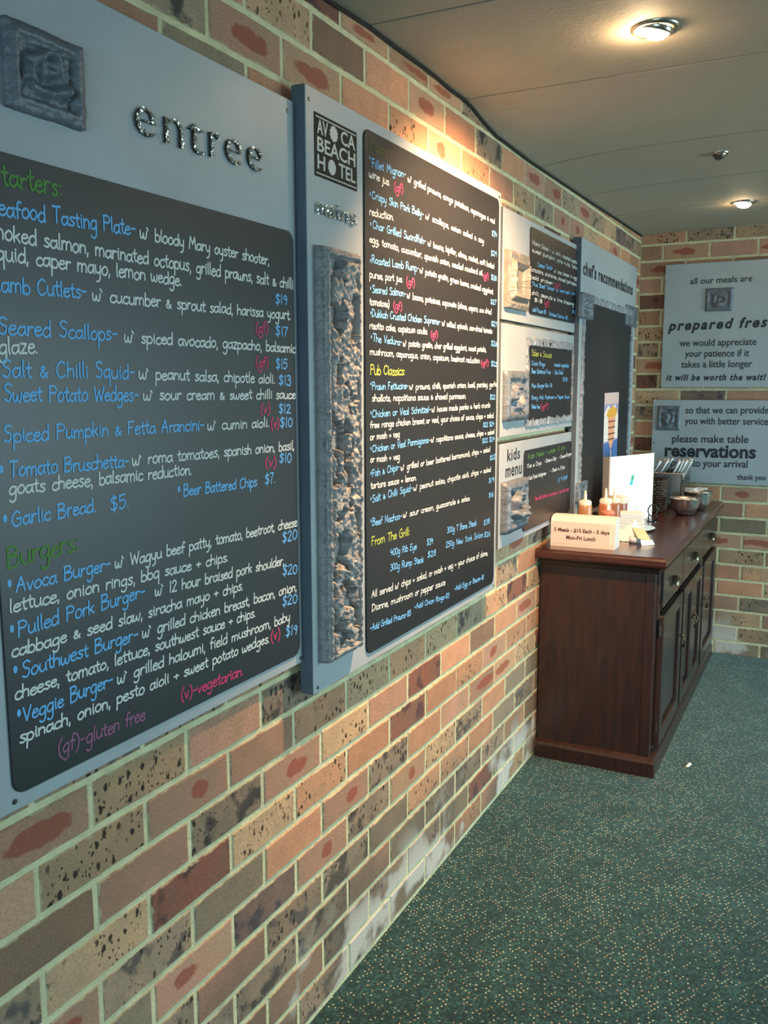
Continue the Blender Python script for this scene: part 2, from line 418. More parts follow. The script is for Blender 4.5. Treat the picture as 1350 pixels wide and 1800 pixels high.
v2 = cvor(130, .5); s2 = N('ShaderNodeSeparateColor'); K(v2.outputs['Color'], s2.inputs[0])
col = cmix(cramp(s2.outputs[0], .5, .55, 0, .7), col, srgb(16, 32, 32))
v1 = cvor(82, .22, .5); s1 = N('ShaderNodeSeparateColor'); K(v1.outputs['Color'], s1.inputs[0])
dot = cmath('MULTIPLY', cramp(v1.outputs['Distance'], .15, .22, 1, 0), cmath('LESS_THAN', s1.outputs[0], .34))
col = cmix(dot, col, cmix(cramp(s1.outputs[1], .6, .65), srgb(180, 184, 152), srgb(176, 146, 112)))
lv = N('ShaderNodeVectorMath'); lv.operation = 'SCALE'; K(col, lv.inputs[0]); K(cramp(cnoise(7, 4), .35, .65, .72, 1.18), lv.inputs['Scale']); K(lv.outputs[0], b.inputs['Base Color'])
bp = N('ShaderNodeBump'); bp.inputs['Strength'].default_value = .8; bp.inputs['Distance'].default_value = .003; K(cnoise(420, 2), bp.inputs['Height']); K(bp.outputs[0], b.inputs['Normal'])
fl = MB(); fl.box(-.15, YB-.15, -.1, W+.15, L+.15, 0); struct(fl.build('floor', cm))

# ceiling: sheets with dark open joints, sagging a little where they meet the brick
ceil_m = mat('ceiling_sheet_paint', (170, 160, 140), .75, bump=.25, bscale=90, var=.035, vscale=3)
dark_m = mat('joint_shadow_black', (26, 24, 22), .9)
c = MB(); c.box(-.15, YB-.15, H+.03, W+.15, L+.15, H+.12); ceiling = struct(c.build('ceiling', dark_m))
SAG = [(1.5, 2.36), (1.97, 2.361), (2.24, 2.364), (2.47, 2.358), (2.59, 2.36), (2.714, 2.337), (2.845, 2.322), (3.2, 2.319), (4.12, 2.331), (5.13, 2.346), (5.3, 2.348)]
def sag(y):
    if y < 1.5: return 0
    for (a, za), (b_, zb) in zip(SAG, SAG[1:]):
        if y <= b_: return (za+(zb-za)*(y-a)/(b_-a))-H
    return SAG[-1][1]-H
JO = [YB, -1.75, -1.13, -.51, .11, .73, 1.345, 1.965, 2.575, 3.325, 3.955, 4.53, L]
for (ya, yb) in zip(JO, JO[1:]):
    for xa, xb in ((.001, 2.4), (2.404, W)):
        p = MB(); xs = [xa, .06, .14, .26, .42, .7, 1.2, xb] if xa < 1 else [xa, xb]; ny = 5
        ys = [ya+.0045+(yb-ya-.009)*i/ny for i in range(ny+1)]
        vs = []; fs = []
        for zo in (0, .009):
            for x in xs:
                for y in ys: vs.append((x, y, H+zo+sag(y)*exp(-max(x, 0)/.22)-(.0012 if zo == 0 and y in (ys[0], ys[-1]) else 0)*0))
        ny1 = ny+1; n = len(xs)*ny1
        for i in range(len(xs)-1):
            for j in range(ny):
                q = i*ny1+j; fs.append((q, q+1, q+ny1+1, q+ny1)); fs.append((n+q, n+q+ny1, n+q+ny1+1, n+q+1))
        for i in range(len(xs)-1):
            for j in (0, ny):
                q = i*ny1+j; fs.append((q, q+ny1, n+q+ny1, n+q) if j == 0 else (q, n+q, n+q+ny1, q+ny1))
        for j in range(ny):
            for i in (0, len(xs)-1):
                q = i*ny1+j; fs.append((q, q+1, n+q+1, n+q))
        p.add(vs, fs); o = p.build('ceiling_panel', ceil_m); o.parent = ceiling
shadow_strip = MB()  # black strip drawn as the shadow in the gap under the ceiling edge
pts = [(.006, y, z-.004) for y, z in [(1.2, 2.357), (1.5, 2.357), (1.778, 2.352), (1.966, 2.361), (2.1, 2.36), (2.241, 2.362), (2.36, 2.362), (2.47, 2.357), (2.548, 2.359), (2.62, 2.354), (2.714, 2.337), (2.845, 2.322), (2.916, 2.322), (3.186, 2.318), (3.6, 2.323), (4.117, 2.33), (4.6, 2.338), (5.13, 2.345), (5.22, 2.347)]]
shadow_strip.tube(pts, .0045, 6); tag(shadow_strip.build('shadow_strip', mat('gap_shadow_black', (22, 20, 18), .6)), 'thin black strip as gap shadow along the top of the brick wall under the ceiling', 'shadow_strip')

# chalk lines: (y0, z0, y1, z1, text, colour, x-height)
TEXT_1=[
(0.852,1.793,0.977,1.797,'Starters:','g',0.017),
(0.847,1.753,1.127,1.764,'Seafood Tasting Plate-','b',0.014),
(1.135,1.762,1.502,1.761,'w` bloody Mary oyster shooter,','w',0.012),
(0.838,1.722,1.588,1.723,'smoked salmon, marinated octopus, grilled prawns, salt & chilli','w',0.013),
(0.843,1.695,1.235,1.696,'squid, caper mayo, lemon wedge.','w',0.013),
(0.845,1.653,1.015,1.656,'Lamb Cutlets-','b',0.014),
(1.025,1.655,1.577,1.66,'w` cucumber & sprout salad, harissa yogurt.','w',0.012),
(1.52,1.688,1.565,1.689,'$19','b',0.012),
(1.451,1.628,1.494,1.631,'(gf)','p',0.0115),
(1.518,1.625,1.565,1.625,'$17','b',0.012),
(0.849,1.596,1.076,1.597,'Seared Scallops-','b',0.014),
(1.089,1.596,1.593,1.593,'w` spiced avocado, gazpacho, balsamic','w',0.012),
(0.849,1.57,0.917,1.572,'glaze.','w',0.014),
(1.448,1.563,1.491,1.562,'(gf)','p',0.0115),
(1.517,1.559,1.561,1.56,'$15','b',0.012),
(0.851,1.539,1.111,1.538,'Salt & Chilli Squid-','b',0.014),
(1.119,1.538,1.514,1.53,'w` peanut salsa, chipotle aioli.','w',0.012),
(1.526,1.528,1.573,1.526,'$13','b',0.012),
(0.852,1.506,1.117,1.502,'Sweet Potato Wedges-','b',0.014),
(1.127,1.503,1.59,1.499,'w` sour cream & sweet chilli sauce','w',0.0115),
(1.46,1.472,1.494,1.471,'(v)','p',0.012),
(1.524,1.469,1.571,1.469,'$12','b',0.012),
(0.847,1.45,1.284,1.447,'Spiced Pumpkin & Fetta Arancini-','b',0.013),
(1.292,1.446,1.491,1.444,'w` cumin aioli.','w',0.0115),
(1.495,1.442,1.526,1.441,'(v)','p',0.012),
(1.528,1.44,1.577,1.44,'$10','b',0.012),
(0.839,1.408,0.844,1.408,'*','b',0.012),
(0.853,1.402,1.089,1.397,'Tomato Bruschetta-','b',0.013),
(1.095,1.398,1.582,1.392,'w` roma tomatoes, spanish onion, basil,','w',0.012),
(1.472,1.365,1.512,1.362,'(v)','p',0.012),
(1.523,1.368,1.57,1.366,'$10','b',0.012),
(0.851,1.377,1.245,1.37,'goats cheese, balsamic reduction.','w',0.0125),
(1.204,1.342,1.213,1.342,'*','b',0.011),
(1.219,1.334,1.443,1.329,'Beer Battered Chips','b',0.012),
(1.47,1.328,1.509,1.329,'$7.','b',0.013),
(0.839,1.339,0.846,1.339,'*','b',0.013),
(0.852,1.332,1.013,1.334,'Garlic Bread.','b',0.013),
(1.042,1.329,1.085,1.332,'$5.','b',0.014),
(0.84,1.275,0.974,1.279,'Burgers:','g',0.018),
(0.839,1.247,0.847,1.246,'*','b',0.013),
(0.852,1.238,1.038,1.237,'Avoca Burger-','b',0.013),
(1.046,1.236,1.588,1.228,'w` Wagyu beef patty, tomato, beetroot, cheese','w',0.012),
(1.528,1.201,1.587,1.199,'$20','b',0.013),
(0.839,1.212,1.344,1.195,'lettuce, onion rings, bbq sauce + chips.','w',0.012),
(1.526,1.131,1.585,1.124,'$20','b',0.013),
(0.838,1.182,0.846,1.181,'*','b',0.013),
(0.851,1.174,1.114,1.176,'Pulled Pork Burger-','b',0.0135),
(1.136,1.171,1.535,1.153,'w` 12 hour braised pork shoulder,','w',0.012),
(0.838,1.147,1.389,1.13,'cabbage & seed slaw, siracha mayo + chips.','w',0.012),
(1.523,1.065,1.583,1.059,'$20','b',0.013),
(0.84,1.122,0.847,1.12,'*','b',0.013),
(0.853,1.113,1.093,1.107,'Southwest Burger-','b',0.0135),
(1.101,1.107,1.582,1.087,'w` grilled chicken breast, bacon, onion,','w',0.012),
(0.839,1.084,1.428,1.066,'cheese, tomato, lettuce, southwest sauce + chips.','w',0.012),
(0.841,1.057,0.849,1.056,'*','b',0.013),
(0.85,1.047,1.031,1.047,'Veggie Burger-','b',0.0135),
(1.039,1.046,1.553,1.028,'w` grilled haloumi, field mushroom, baby','w',0.012),
(0.842,1.018,1.475,1.001,'spinach, onion, pesto aioli + sweet potato wedges.','w',0.012),
(1.479,1.0,1.515,1.001,'(v)','p',0.013),
(1.534,0.996,1.581,0.991,'$19','b',0.013),
(1.193,0.967,1.382,0.959,'(v)-vegetarian.','p',0.013),
(0.91,0.974,1.101,0.965,'(gf)-gluten free','d',0.014),
]
TEXT_2=[
(1.878,2.061,1.976,2.061,'Mains:','f',0.015),
(1.874,2.038,1.887,2.041,'*','b',0.008),
(1.889,2.023,2.073,2.035,'Fillet Mignon-','b',0.011),
(2.082,2.029,2.714,2.023,'w` grilled prawns, congo potatoes, asparagus & red','w',0.0095),
(1.875,1.999,1.984,1.999,'wine jus.','w',0.0105),
(2.006,1.993,2.057,1.997,'(gf)','p',0.012),
(1.874,1.958,1.888,1.96,'*','b',0.008),
(1.889,1.954,2.179,1.957,'Crispy Skin Pork Belly-','b',0.0105),
(2.19,1.957,2.621,1.95,'w` scallops, asian salad & soy','w',0.0095),
(2.69,1.984,2.737,1.985,'$34','b',0.0095),
(1.876,1.915,2.005,1.922,'reduction.','w',0.0105),
(1.876,1.892,1.89,1.894,'*','b',0.008),
(1.892,1.887,2.195,1.891,'Char Grilled Swordfish-','b',0.0105),
(2.206,1.89,2.716,1.887,'w` beans, kipfler, olives, rocket, soft boiled','w',0.0095),
(2.685,1.923,2.739,1.927,'$29','b',0.0095),
(1.876,1.854,2.618,1.855,'egg, tomato, cucumber, spanish onion, seeded mustard oil.','w',0.0095),
(2.622,1.848,2.667,1.851,'(gf)','p',0.0095),
(2.689,1.85,2.74,1.852,'$28','b',0.0095),
(1.875,1.809,1.889,1.811,'*','b',0.008),
(1.887,1.808,2.151,1.817,'Roasted Lamb Rump-','b',0.0105),
(2.156,1.815,2.709,1.808,'w` potato gratin, green beans, smoked eggplant','w',0.0095),
(1.876,1.774,2.055,1.781,'puree, port jus.','w',0.01),
(2.074,1.777,2.126,1.778,'(gf)','p',0.011),
(2.687,1.777,2.74,1.776,'$27','b',0.0095),
(1.875,1.746,1.888,1.747,'*','b',0.008),
(1.888,1.741,2.074,1.747,'Seared Salmon-','b',0.0105),
(2.078,1.744,2.697,1.745,'w` beans, potatoes, caponata (olives, capers, sun dried','w',0.0095),
(1.876,1.712,1.979,1.714,'tomatoes)','w',0.01),
(1.999,1.712,2.051,1.712,'(gf)','p',0.011),
(1.876,1.69,1.889,1.691,'*','b',0.008),
(1.886,1.685,2.294,1.69,'Dukkah Crusted Chicken Supreme-','b',0.0105),
(2.305,1.688,2.706,1.686,'w` wilted spinach, sun-dried tomato','w',0.0095),
(2.695,1.71,2.75,1.708,'$27','b',0.0095),
(1.875,1.657,2.208,1.66,'risotto cake, capsicum coulis.','w',0.0098),
(2.229,1.654,2.275,1.656,'(gf)','p',0.0105),
(1.877,1.635,1.891,1.636,'*','b',0.008),
(1.89,1.628,2.051,1.625,'The Vedura-','b',0.0105),
(2.055,1.624,2.655,1.627,'w` potato gratin, char grilled eggplant, sweet potato,','w',0.0095),
(2.697,1.648,2.754,1.647,'$26','b',0.0095),
(1.875,1.597,2.6,1.591,'mushroom, asparagus, onion, capsicum, beetroot reduction','w',0.0098),
(2.61,1.586,2.678,1.586,'(gf)','p',0.01),
(2.7,1.584,2.755,1.584,'$22','b',0.0095),
(1.877,1.551,2.068,1.55,'Pub Classics:','y',0.0135),
(1.874,1.525,1.888,1.525,'*','b',0.008),
(1.886,1.515,2.089,1.516,'Prawn Fettucine-','b',0.0105),
(2.094,1.514,2.758,1.52,'w` prawns, chilli, spanish onion, basil, parsley, garlic','w',0.0095),
(1.886,1.487,2.49,1.485,'shallots, napolitana sauce & shaved parmesan.','w',0.0098),
(2.694,1.479,2.745,1.479,'$22','b',0.0095),
(1.873,1.457,1.887,1.457,'*','b',0.008),
(1.885,1.449,2.232,1.452,'Chicken or Veal Schnitzel-','b',0.0105),
(2.237,1.452,2.698,1.454,'w` house made panko & herb crumb','w',0.0095),
(1.875,1.424,2.732,1.42,'free range chicken breast or veal, your choice of sauce, chips + salad','w',0.0098),
(2.636,1.393,2.738,1.393,'$22 $24','b',0.009),
(1.875,1.396,2.037,1.395,'or mash + veg','w',0.0098),
(1.872,1.372,1.886,1.371,'*','b',0.008),
(1.885,1.366,2.228,1.369,'Chicken or Veal Parmigiana-','b',0.0105),
(2.233,1.369,2.739,1.367,'w` napolitana sauce, cheese, chips + salad','w',0.0095),
(2.63,1.343,2.745,1.344,'$22 $24','b',0.009),
(1.875,1.342,2.037,1.337,'or mash + veg','w',0.0098),
(1.872,1.312,1.886,1.311,'*','b',0.008),
(1.884,1.306,2.037,1.311,'Fish & Chips-','b',0.0105),
(2.042,1.308,2.704,1.312,'w` grilled or beer battered barramundi, chips + salad','w',0.0095),
(2.702,1.284,2.755,1.284,'$22','b',0.0095),
(1.876,1.278,2.14,1.274,'tartare sauce + lemon.','w',0.0098),
(1.871,1.25,1.885,1.249,'*','b',0.008),
(1.884,1.244,2.115,1.248,'Salt & Chilli Squid-','b',0.0105),
(2.12,1.248,2.714,1.247,'w` peanut salsa, chipotle aioli, chips + salad','w',0.0095),
(2.694,1.21,2.746,1.21,'$19','b',0.0095),
(1.871,1.196,1.885,1.194,'*','b',0.008),
(1.883,1.187,2.051,1.182,'Beef Nachos-','b',0.0105),
(2.056,1.183,2.533,1.174,'w` sour cream, guacamole & salsa.','w',0.0095),
(2.696,1.162,2.741,1.162,'$16','b',0.0095),
(1.879,1.138,2.098,1.132,'From The Grill:','y',0.013),
(1.981,1.096,2.141,1.086,'400g Rib Eye','b',0.0105),
(2.209,1.085,2.253,1.085,'$34','b',0.0105),
(1.981,1.057,2.188,1.042,'300g Rump Steak','b',0.0105),
(2.213,1.049,2.273,1.047,'$28','b',0.0105),
(2.351,1.098,2.59,1.087,'300g T Bone Steak','b',0.0105),
(2.652,1.078,2.711,1.078,'$38','b',0.01),
(2.342,1.057,2.649,1.04,'250g New York Sirloin','b',0.0105),
(2.659,1.038,2.716,1.034,'$26','b',0.01),
(1.878,1.008,2.696,0.974,'All served w` chips + salad, or mash + veg + your choice of diane,','w',0.0105),
(1.879,0.973,2.342,0.947,'Dianne, mushroom or pepper sauce','w',0.0105),
(1.869,0.927,2.106,0.911,'-Add Grilled Prawns-$5','b',0.0095),
(2.126,0.922,2.373,0.902,'-Add Onion Rings-$3','b',0.009),
(2.41,0.913,2.662,0.9,'-Add Egg or Bacon-$1','b',0.009),
]
TEXT_3=[
(3.152,2.049,3.297,2.053,'Salads:','f',0.013),
(3.147,2.021,3.752,2.021,'Warm Salad - w` chilli, roasted beets','w',0.009),
(3.146,1.995,3.754,1.999,'sweet pumpkin, pine nuts, feta','w',0.009),
(3.213,1.951,3.408,1.959,'Caesar Salad-','b',0.009),
(3.424,1.954,3.762,1.958,'w` cos, bacon & egg','w',0.0085),
(3.147,1.928,3.761,1.932,'croutons, anchovies, shaved parmesan','w',0.009),
(3.149,1.901,3.413,1.904,'add chicken','w',0.0085),
(3.432,1.899,3.524,1.901,'(gf)','p',0.011),
(3.151,1.877,3.757,1.892,'Thai Beef Salad- w` vermicelli, mint','b',0.0085),
(3.153,1.847,3.725,1.848,'chilli, peanuts & lime dressing','w',0.009),
(3.181,1.823,3.286,1.825,'$18','w',0.0085),
(3.308,1.823,3.375,1.82,'(gf)','p',0.012),
(3.164,1.788,3.332,1.789,'add Prawns $5','b',0.0085),
(3.37,1.787,3.635,1.787,'Smoked Salmon $5','b',0.0085),
(3.702,1.819,3.747,1.817,'$18','b',0.009),
]
TEXT_4=[
(3.164,1.63,3.422,1.628,'Sides & Sauces','y',0.013),
(3.166,1.595,3.334,1.594,'Onion Rings','b',0.0095),
(3.456,1.596,3.672,1.595,'roasted vegetables','b',0.009),
(3.168,1.566,3.411,1.566,'Beer Battered Fries','b',0.0095),
(3.443,1.565,3.589,1.566,'- Side Salad','b',0.0095),
(3.583,1.538,3.657,1.538,'$8','b',0.0095),
(3.172,1.513,3.439,1.516,'Plain Burger Bun $2','b',0.0085),
(3.175,1.471,3.694,1.468,'Gravy, Aioli, Mushroom & Pepper Sauce','b',0.0085),
(3.177,1.438,3.28,1.435,'Gluten Free','b',0.009),
(3.288,1.433,3.392,1.435,'(gf)','p',0.011),
]
TEXT_5=[
(3.146,1.253,3.644,1.258,'Kids Meals - under 12 yrs','g',0.011),
(3.142,1.22,3.319,1.22,'Fish & Chips','w',0.0085),
(3.356,1.222,3.521,1.223,'- Chicken & Chips','w',0.0085),
(3.554,1.222,3.749,1.225,'- Cheese Burger','w',0.0085),
(3.158,1.174,3.382,1.175,'Kids Pasta bolognese','w',0.0085),
(3.437,1.177,3.652,1.177,'- Steak & Chips','w',0.0085),
(3.555,1.126,3.701,1.131,'$ 9 Each','b',0.011),
(3.241,1.088,3.725,1.075,'free soft drink & ice cream w` any kids meal','p',0.009),
]
# ------------------------------------------------------------------ chalk handwriting: a stroke alphabet (x-height 1, capitals 2, tails -0.9)
G = {}
def gl(ch, w, *st): G[ch] = (w, st)
gl('a', .95, [(.8, .85), (.45, 1.02), (.1, .6), (.15, .12), (.5, .02), (.78, .5)], [(.8, 1), (.8, .3), (.95, 0)])
gl('b', .9, [(.1, 2), (.1, 1), (.1, 0)], [(.1, .7), (.45, 1), (.8, .65), (.7, .1), (.35, -.02), (.1, .25)])
gl('c', .8, [(.75, .8), (.45, 1.02), (.1, .6), (.15, .12), (.5, -.02), (.78, .2)])
gl('d', .95, [(.8, .8), (.45, 1), (.1, .6), (.15, .1), (.5, 0), (.8, .4)], [(.8, 2), (.8, 1), (.82, 0)])
gl('e', .85, [(.12, .5), (.5, .55), (.75, .7), (.5, 1.02), (.12, .65), (.15, .12), (.5, -.02), (.8, .22)])
gl('f', .7, [(.7, 1.85), (.45, 2), (.3, 1.6), (.28, .8), (.26, 0)], [(.05, 1), (.62, 1.05)])
gl('g', .95, [(.8, .85), (.45, 1), (.1, .6), (.2, .1), (.55, .1), (.8, .5)], [(.8, 1), (.8, .1), (.7, -.7), (.35, -.9), (.1, -.65)])
gl('h', .9, [(.1, 2), (.1, 1), (.1, 0)], [(.1, .6), (.4, 1), (.7, .85), (.75, .4), (.75, 0)])
gl('i', .4, [(.18, 1), (.18, .4), (.25, 0)], [(.18, 1.4), (.2, 1.5)])
gl('j', .45, [(.25, 1), (.25, 0), (.15, -.7), (-.1, -.8)], [(.25, 1.4), (.27, 1.5)])
gl('k', .85, [(.1, 2), (.1, 1), (.1, 0)], [(.7, 1), (.12, .45)], [(.3, .6), (.75, 0)])
gl('l', .38, [(.15, 2), (.15, .4), (.25, 0)])
gl('m', 1.35, [(.1, 1), (.1, .5), (.1, 0)], [(.1, .6), (.35, 1), (.6, .8), (.6, 0)], [(.6, .6), (.85, 1), (1.15, .8), (1.18, 0)])
gl('n', .9, [(.1, 1), (.1, .5), (.1, 0)], [(.1, .55), (.4, 1), (.7, .8), (.75, 0)])
gl('o', .9, [(.45, 1), (.1, .65), (.15, .12), (.5, 0), (.8, .4), (.7, .88), (.42, 1)])
gl('p', .9, [(.1, 1), (.1, 0), (.08, -.9)], [(.1, .7), (.45, 1), (.8, .65), (.7, .1), (.35, 0), (.1, .25)])
gl('q', .95, [(.8, .85), (.45, 1), (.1, .6), (.2, .1), (.55, .1), (.8, .5)], [(.8, 1), (.8, 0), (.82, -.9)])
gl('r', .7, [(.12, 1), (.12, .5), (.12, 0)], [(.12, .5), (.35, .95), (.65, .9)])
gl('s', .75, [(.68, .85), (.4, 1.02), (.15, .78), (.4, .52), (.66, .28), (.4, -.02), (.08, .12)])
gl('t', .65, [(.3, 1.75), (.28, .6), (.4, .03), (.6, .1)], [(.02, 1.15), (.6, 1.2)])
gl('u', .95, [(.12, 1), (.1, .35), (.35, 0), (.7, .25), (.78, 1)], [(.78, 1), (.78, .3), (.9, 0)])
gl('v', .8, [(.08, 1), (.35, 0)], [(.35, 0), (.7, 1)])
gl('w', 1.15, [(.08, 1), (.1, .2), (.35, 0), (.55, .6)], [(.55, .7), (.62, .1), (.9, .05), (1.05, 1)])
gl('x', .8, [(.08, 1), (.7, 0)], [(.68, 1), (.1, 0)])
gl('y', .9, [(.1, 1), (.12, .4), (.4, .1), (.72, .4)], [(.75, 1), (.72, 0), (.6, -.7), (.25, -.85)])
gl('z', .8, [(.1, 1), (.68, 1)], [(.68, 1), (.12, 0)], [(.12, 0), (.72, 0)])
gl('A', 1.2, [(.1, 0), (.35, 1.1), (.6, 2)], [(.6, 2), (.8, 1), (1.0, 0)], [(.2, .75), (.95, .75)])
gl('B', 1.15, [(.15, 2), (.15, 1), (.12, 0)], [(.05, 1.95), (.7, 2), (.85, 1.5), (.25, 1.08)], [(.25, 1.08), (.95, .9), (.95, .25), (.5, 0), (.08, .02)])
gl('C', 1.15, [(.95, 1.7), (.6, 2), (.15, 1.4), (.12, .5), (.5, 0), (1, .3)])
gl('D', 1.2, [(.15, 2), (.15, 1), (.12, 0)], [(.05, 1.95), (.7, 1.9), (1.05, 1.2), (.9, .4), (.1, 0)])
gl('E', 1.0, [(.15, 2), (.13, 1), (.12, 0)], [(.15, 1.95), (.85, 2)], [(.15, 1.05), (.7, 1.08)], [(.12, .02), (.88, .05)])
gl('F', .95, [(.15, 2), (.13, 1), (.12, 0)], [(.05, 1.95), (.85, 2)], [(.15, 1.05), (.68, 1.1)])
gl('G', 1.2, [(.95, 1.7), (.6, 2), (.15, 1.4), (.12, .5), (.5, 0), (1, .25), (1.0, .85)], [(.6, .88), (1.08, .9)])
gl('H', 1.15, [(.15, 2), (.14, 1), (.12, 0)], [(.95, 2), (.95, 1), (.98, 0)], [(.15, 1), (.95, 1.05)])
gl('I', .5, [(.25, 2), (.25, 1), (.25, 0)])
gl('K', 1.1, [(.15, 2), (.14, 1), (.12, 0)], [(.95, 2), (.18, .95)], [(.35, 1.1), (1.0, 0)])
gl('L', .95, [(.15, 2), (.13, .1)], [(.13, .05), (.85, .05)])
gl('M', 1.4, [(.1, 0), (.2, 1), (.3, 2)], [(.3, 2), (.7, .7)], [(.7, .7), (1.05, 2)], [(1.05, 2), (1.15, 1), (1.25, 0)])
gl('N', 1.2, [(.12, 0), (.15, 1), (.15, 2)], [(.15, 2), (.95, .05)], [(.95, 0), (.98, 1), (1, 2)])
gl('O', 1.3, [(.65, 2), (.15, 1.5), (.12, .5), (.6, 0), (1.1, .5), (1.1, 1.5), (.6, 2)])
gl('P', 1.05, [(.15, 2), (.14, 1), (.12, 0)], [(.05, 1.9), (.6, 2.02), (.95, 1.55), (.7, 1.05), (.15, .95)])
gl('R', 1.1, [(.15, 2), (.14, 1), (.12, 0)], [(.05, 1.9), (.6, 2.02), (.9, 1.55), (.65, 1.1), (.15, 1)], [(.4, 1), (1.0, 0)])
gl('S', 1.0, [(.9, 1.75), (.55, 2.02), (.15, 1.65), (.45, 1.1), (.85, .7), (.6, .02), (.1, .2)])
gl('T', 1.05, [(.55, 2), (.53, 1), (.5, 0)], [(.05, 1.95), (1.02, 2)])
gl('V', 1.1, [(.1, 2), (.5, 0)], [(.5, 0), (1, 2)])
gl('W', 1.5, [(.1, 2), (.4, 0)], [(.4, 0), (.75, 1.5)], [(.75, 1.5), (1.05, 0)], [(1.05, 0), (1.4, 2)])
gl('Y', 1.1, [(.1, 2), (.5, 1)], [(1, 2), (.45, 0)])
gl('0', .95, [(.45, 1.9), (.12, 1.4), (.12, .5), (.45, 0), (.8, .5), (.8, 1.4), (.45, 1.9)])
gl('1', .5, [(.25, 1.95), (.25, 1), (.25, 0)])
gl('2', .95, [(.12, 1.5), (.4, 1.9), (.75, 1.5), (.5, .7), (.1, .05)], [(.1, .03), (.85, .05)])
gl('3', .9, [(.12, 1.75), (.5, 1.92), (.72, 1.5), (.35, 1.05)], [(.35, 1.05), (.8, .75), (.7, .1), (.35, -.02), (.08, .2)])
gl('4', 1.0, [(.3, 1.95), (.12, .8)], [(.12, .8), (.9, .85)], [(.7, 1.4), (.68, 0)])
gl('5', .9, [(.2, 1.9), (.15, 1.1)], [(.2, 1.9), (.8, 1.92)], [(.15, 1.1), (.6, 1.2), (.8, .6), (.45, 0), (.08, .15)])
gl('6', .9, [(.7, 1.9), (.3, 1.3), (.12, .5), (.4, 0), (.78, .4), (.5, .95), (.15, .6)])
gl('7', .85, [(.08, 1.88), (.75, 1.9)], [(.75, 1.9), (.45, 1), (.3, 0)])
gl('8', .9, [(.45, 1), (.15, 1.45), (.45, 1.9), (.75, 1.45), (.45, 1), (.1, .5), (.45, 0), (.8, .5), (.45, 1)])
gl('9', .9, [(.75, 1.5), (.45, 1.9), (.15, 1.4), (.45, 1), (.75, 1.4)], [(.76, 1.5), (.72, .8), (.6, 0)])
gl('$', .95, [(.8, 1.65), (.45, 1.85), (.12, 1.5), (.45, 1.0), (.8, .55), (.45, .1), (.08, .3)], [(.45, 2.15), (.45, -.2)])
gl('&', 1.0, [(.85, 0), (.2, .9), (.45, 1.25), (.55, .85), (.1, .35), (.4, 0), (.85, .5)])
gl('+', .9, [(.42, 1.05), (.42, .15)], [(.05, .6), (.8, .6)])
gl('-', .8, [(.12, .7), (.68, .72)])
gl('.', .35, [(.12, 0), (.16, .08)])
gl(',', .35, [(.18, .1), (.1, -.35)])
gl(':', .4, [(.18, .15), (.2, .25)], [(.18, .9), (.2, 1)])
gl('`', .4, [(-.1, 1.75), (.12, 1.35)])
gl('(', .55, [(.45, 2.1), (.12, 1.2), (.15, .2), (.45, -.5)])
gl(')', .55, [(.1, 2.1), (.42, 1.2), (.4, .2), (.08, -.5)])
gl(' ', .75)
gl('*', 1.0)
def smooth_pts(p):
    if len(p) < 3: return p
    q = [p[0]]+list(p)+[p[-1]]; out = []
    for i in range(1, len(q)-2):
        a, b_, c_, d = q[i-1:i+3]
        for t in (0, .34, .67):
            out.append(tuple(.5*((2*b_[k])+(-a[k]+c_[k])*t+(2*a[k]-5*b_[k]+4*c_[k]-d[k])*t*t+(-a[k]+3*b_[k]-3*c_[k]+d[k])*t**3) for k in (0, 1)))
    out.append(p[-1]); return out
zi = [0]
def chalk_line(mb, u0, v0, u1, v1, text, h, pen, w):
    nat = sum(G[ch][0] if ch in G else .9 for ch in text)
    sx = sqrt((u1-u0)**2+(v1-v0)**2)/nat; ang = atan2(v1-v0, u1-u0); ca, sa = cos(ang), sin(ang)
    x = 0
    for ch in text:
        wd, st = G.get(ch, (.9, ()))
        jy = rng.uniform(-.07, .07); js = rng.uniform(.94, 1.06)
        if ch == '*':
            n = 10; r = min(h*.42, .0045); cu, cv = u0+(x+.5)*sx, v0+h*.5
            mb.add([(cu+r*.8*cos(2*pi*i/n), cv+r*1.3*sin(2*pi*i/n), w) for i in range(n)], [tuple(range(n))])
        for s in st:
            zi[0] = (zi[0]+1) % 9; wz = w+zi[0]*.00003; pts = []
            for (px, py) in smooth_pts(s):
                X = (x+px)*sx+py*h*.04; Y = (py*js+jy)*h*(.88 if py > 1 else 1)
                pts.append((u0+X*ca-Y*sa, v0+X*sa+Y*ca))
            vs = []; fs = []
            for i, p in enumerate(pts):
                a = pts[max(i-1, 0)]; c_ = pts[min(i+1, len(pts)-1)]; dx, dy = c_[0]-a[0], c_[1]-a[1]; l = sqrt(dx*dx+dy*dy) or 1
                nx, ny = -dy/l*pen, dx/l*pen; ex, ey = (dx/l*pen*.6, dy/l*pen*.6) if i in (0, len(pts)-1) else (0, 0)
                if i == 0: ex, ey = -ex, -ey
                vs += [(p[0]+nx+ex, p[1]+ny+ey, wz+i*2e-6), (p[0]-nx+ex, p[1]-ny+ey, wz+i*2e-6)]
            for i in range(len(pts)-1): fs.append((2*i+1, 2*i+3, 2*i+2, 2*i))
            mb.add(vs, fs)
        x += wd
CHALK = dict(b=mat('chalk_blue', (116, 180, 230), .8, spec=.2), w=mat('chalk_white', (216, 218, 212), .8, spec=.2), p=mat('chalk_pink', (214, 70, 112), .8, spec=.2),
             g=mat('chalk_green', (92, 136, 72), .8, spec=.2), y=mat('chalk_lime', (164, 176, 84), .8, spec=.2), f=mat('chalk_rubbed_out', (104, 100, 58), .8, spec=.2), d=mat('chalk_dull_pink', (150, 96, 124), .8, spec=.2))
CNAME = dict(b='blue_writing', w='white_writing', p='pink_writing', g='green_heading', y='green_heading', d='mauve_writing', f='faded_heading')
